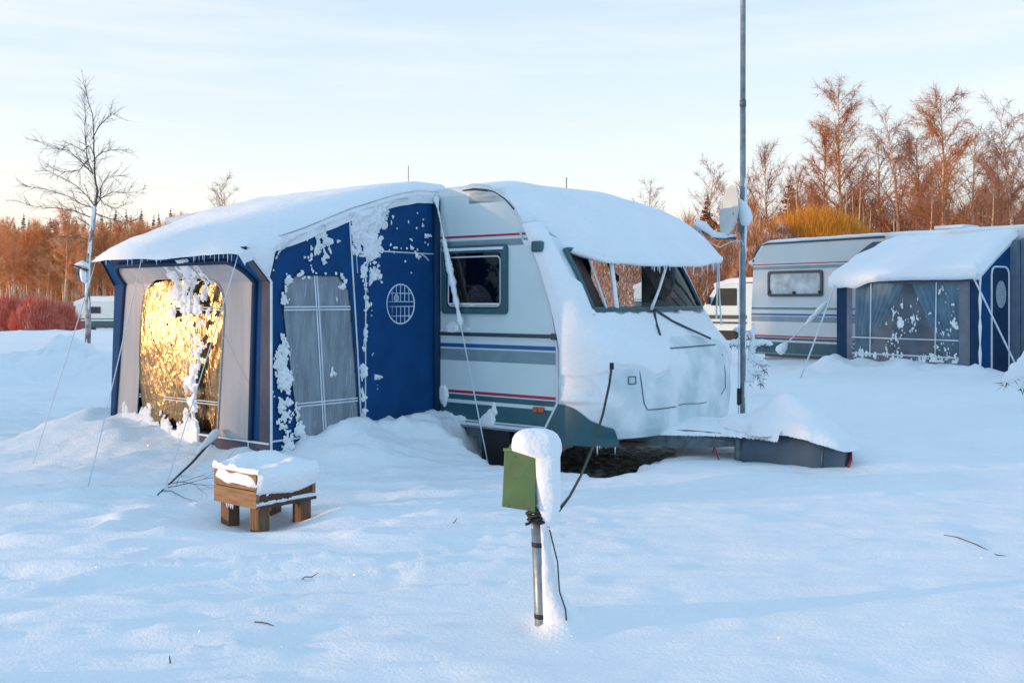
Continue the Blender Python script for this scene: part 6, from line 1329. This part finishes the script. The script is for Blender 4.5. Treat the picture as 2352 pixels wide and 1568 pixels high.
# --- snow-laden shrubs: left of the right caravan and at the right edge
def snowshrub(label, loc, sprigs, m=SNOW):
    t = thing('snowy_shrub', label, 'shrub', loc, 0, 'snow-laden shrubs'); 
    for pts, rs in sprigs:
        mb = MB(); n = 12; P = [Vector(p) for p in pts]; fine = []; fr = []
        for i in range(len(P) - 1):
            for s_ in np.linspace(0, 1, 6)[:-1]: fine.append(P[i].lerp(P[i + 1], s_) + rv(.01, rr)); fr.append((rs[i] + (rs[i + 1] - rs[i]) * s_) * rr.uniform(.75, 1.2))
        fine.append(P[-1]); fr.append(rs[-1] * .4); mb.tube(fine, fr, 8); b = mb.build('laden_sprig', m, t, True)
        mb = MB(); rnd = random.Random(3)
        for q_ in fine:
            for _ in range(4): blade(mb, q_ + Vector((0, 0, -.02)), (rv(1, rnd) + Vector((0, 0, -.8))).normalized(), rnd.uniform(.06, .14), .006, rnd)
        mb.build('needles', SPR, b)
    return t
sY = 13.0; kk = sY / F; sp = px(1725, sY, 870)
def S(x, y, d=0): return ((x - 1725) * kk, d, (870 - y) * kk)
snowshrub('snow-laden shrub between the mast and the right-hand caravan', sp, [([S(1722, 880), S(1726, 800), S(1732, 740)], [.06, .05, .02]), ([S(1722, 800), S(1745, 785), S(1775, 790)], [.03, .05, .03]), ([S(1720, 820), S(1750, 830), S(1760, 850)], [.05, .06, .03]), ([S(1722, 850), S(1745, 860), S(1752, 880)], [.04, .05, .03]), ([S(1718, 770), S(1700, 760), S(1688, 752)], [.03, .05, .03]), ([S(1715, 790), S(1690, 785), S(1676, 790)], [.03, .05, .03])])
sY2 = 10.6; kk2 = sY2 / F; sp2 = px(2352, sY2, 890)
def S2(x, y, d=0): return ((x - 2352) * kk2, d, (890 - y) * kk2)
snowshrub('snow-laden spruce bough drooping in at the right edge', sp2, [([S2(2420, 800), S2(2370, 822), S2(2330, 855), S2(2305, 880)], [.08, .10, .08, .03]), ([S2(2420, 840), S2(2380, 860), S2(2345, 890)], [.06, .08, .04]), ([S2(2400, 900), S2(2400, 820), S2(2395, 740)], [.05, .07, .02])])

# --- things mirrored in the caravan's front window and in the tent's film (they stand outside the frame)
rr = random.Random(31)
mir = 'birches outside the frame, seen only mirrored in the windows'
for i in range(9):
    t = i / 8; X = 30 + 14 * t + rr.uniform(-2, 2); Y = 13 + 26 * t; dup(protos[[0, 2, 3][i % 3]], (X, Y, 0.0), rr.uniform(0, 6.28), 0.7, 'bare birch mirrored in the caravan front window', mir)
mb = MB(); r = random.Random(90)
for _ in range(9000):
    t = r.random(); X = 27 + 16 * t + r.uniform(-2, 3); Y = 9 + 32 * t; z = 4.8 * r.random(); blade(mb, Vector((X, Y, z)), Vector((r.gauss(0, .5), r.gauss(0, .5), 1)).normalized(), r.uniform(.4, 1.2), .03, r)
tag(mb.build('mirrored_undergrowth', FROST), 'snow-flecked scrub mirrored in the caravan front window', 'undergrowth', kind='stuff')
for i in range(5):
    X = -62 + rr.uniform(-4, 4); Y = -14 + i * 6.0; dup(protos[[1, 3, 0, 4, 1][i]], (X, Y, 0), rr.uniform(0, 6.28), 0.6, 'bare birch mirrored in the golden tent window', mir)

for i in range(15):  # unseen spruces added as a screen against the low sun
    X = -41 + rr.uniform(-1.5, 1.5); Y = 0.9 + i * 0.72; dup(sp0, (X, Y, 0), rr.uniform(0, 6.28), (1.0, 1.0, 1.05), 'unseen spruce added outside the frame to shade the right-hand caravan', 'unseen shading spruces added at the left')
dup(sp0, (-41, -3.72, 0), 0.5, (0.40, 0.34, 1.1), 'narrow unseen spruce added outside the frame to shade the nose of the big caravan'); dup(sp0, (-42.5, -4.15, 0), 2.5, (0.40, 0.36, 1.1), 'second narrow unseen spruce added just behind the first to deepen that shade')  # both added out of sight to keep sun off the caravan nose

# unseen pine added to keep the low sun off the big caravan's side
tm, cm = spruce_mesh(55, 2.6, 0.85, 30, 14); pt = thing('added_shade_pine', 'bare-stemmed pine added unseen outside the frame to shade the top of the big caravan side', 'tree', (-41, -3.05, 0)); mb = MB(); mb.tube([(0, 0, 0), (0, 0, 5.2)], 0.11, 8); mb.build('trunk', BARKD, pt, True)
cr_ = cm.build('crown', SPR, pt); cr_.location = (0, 0, 4.72)
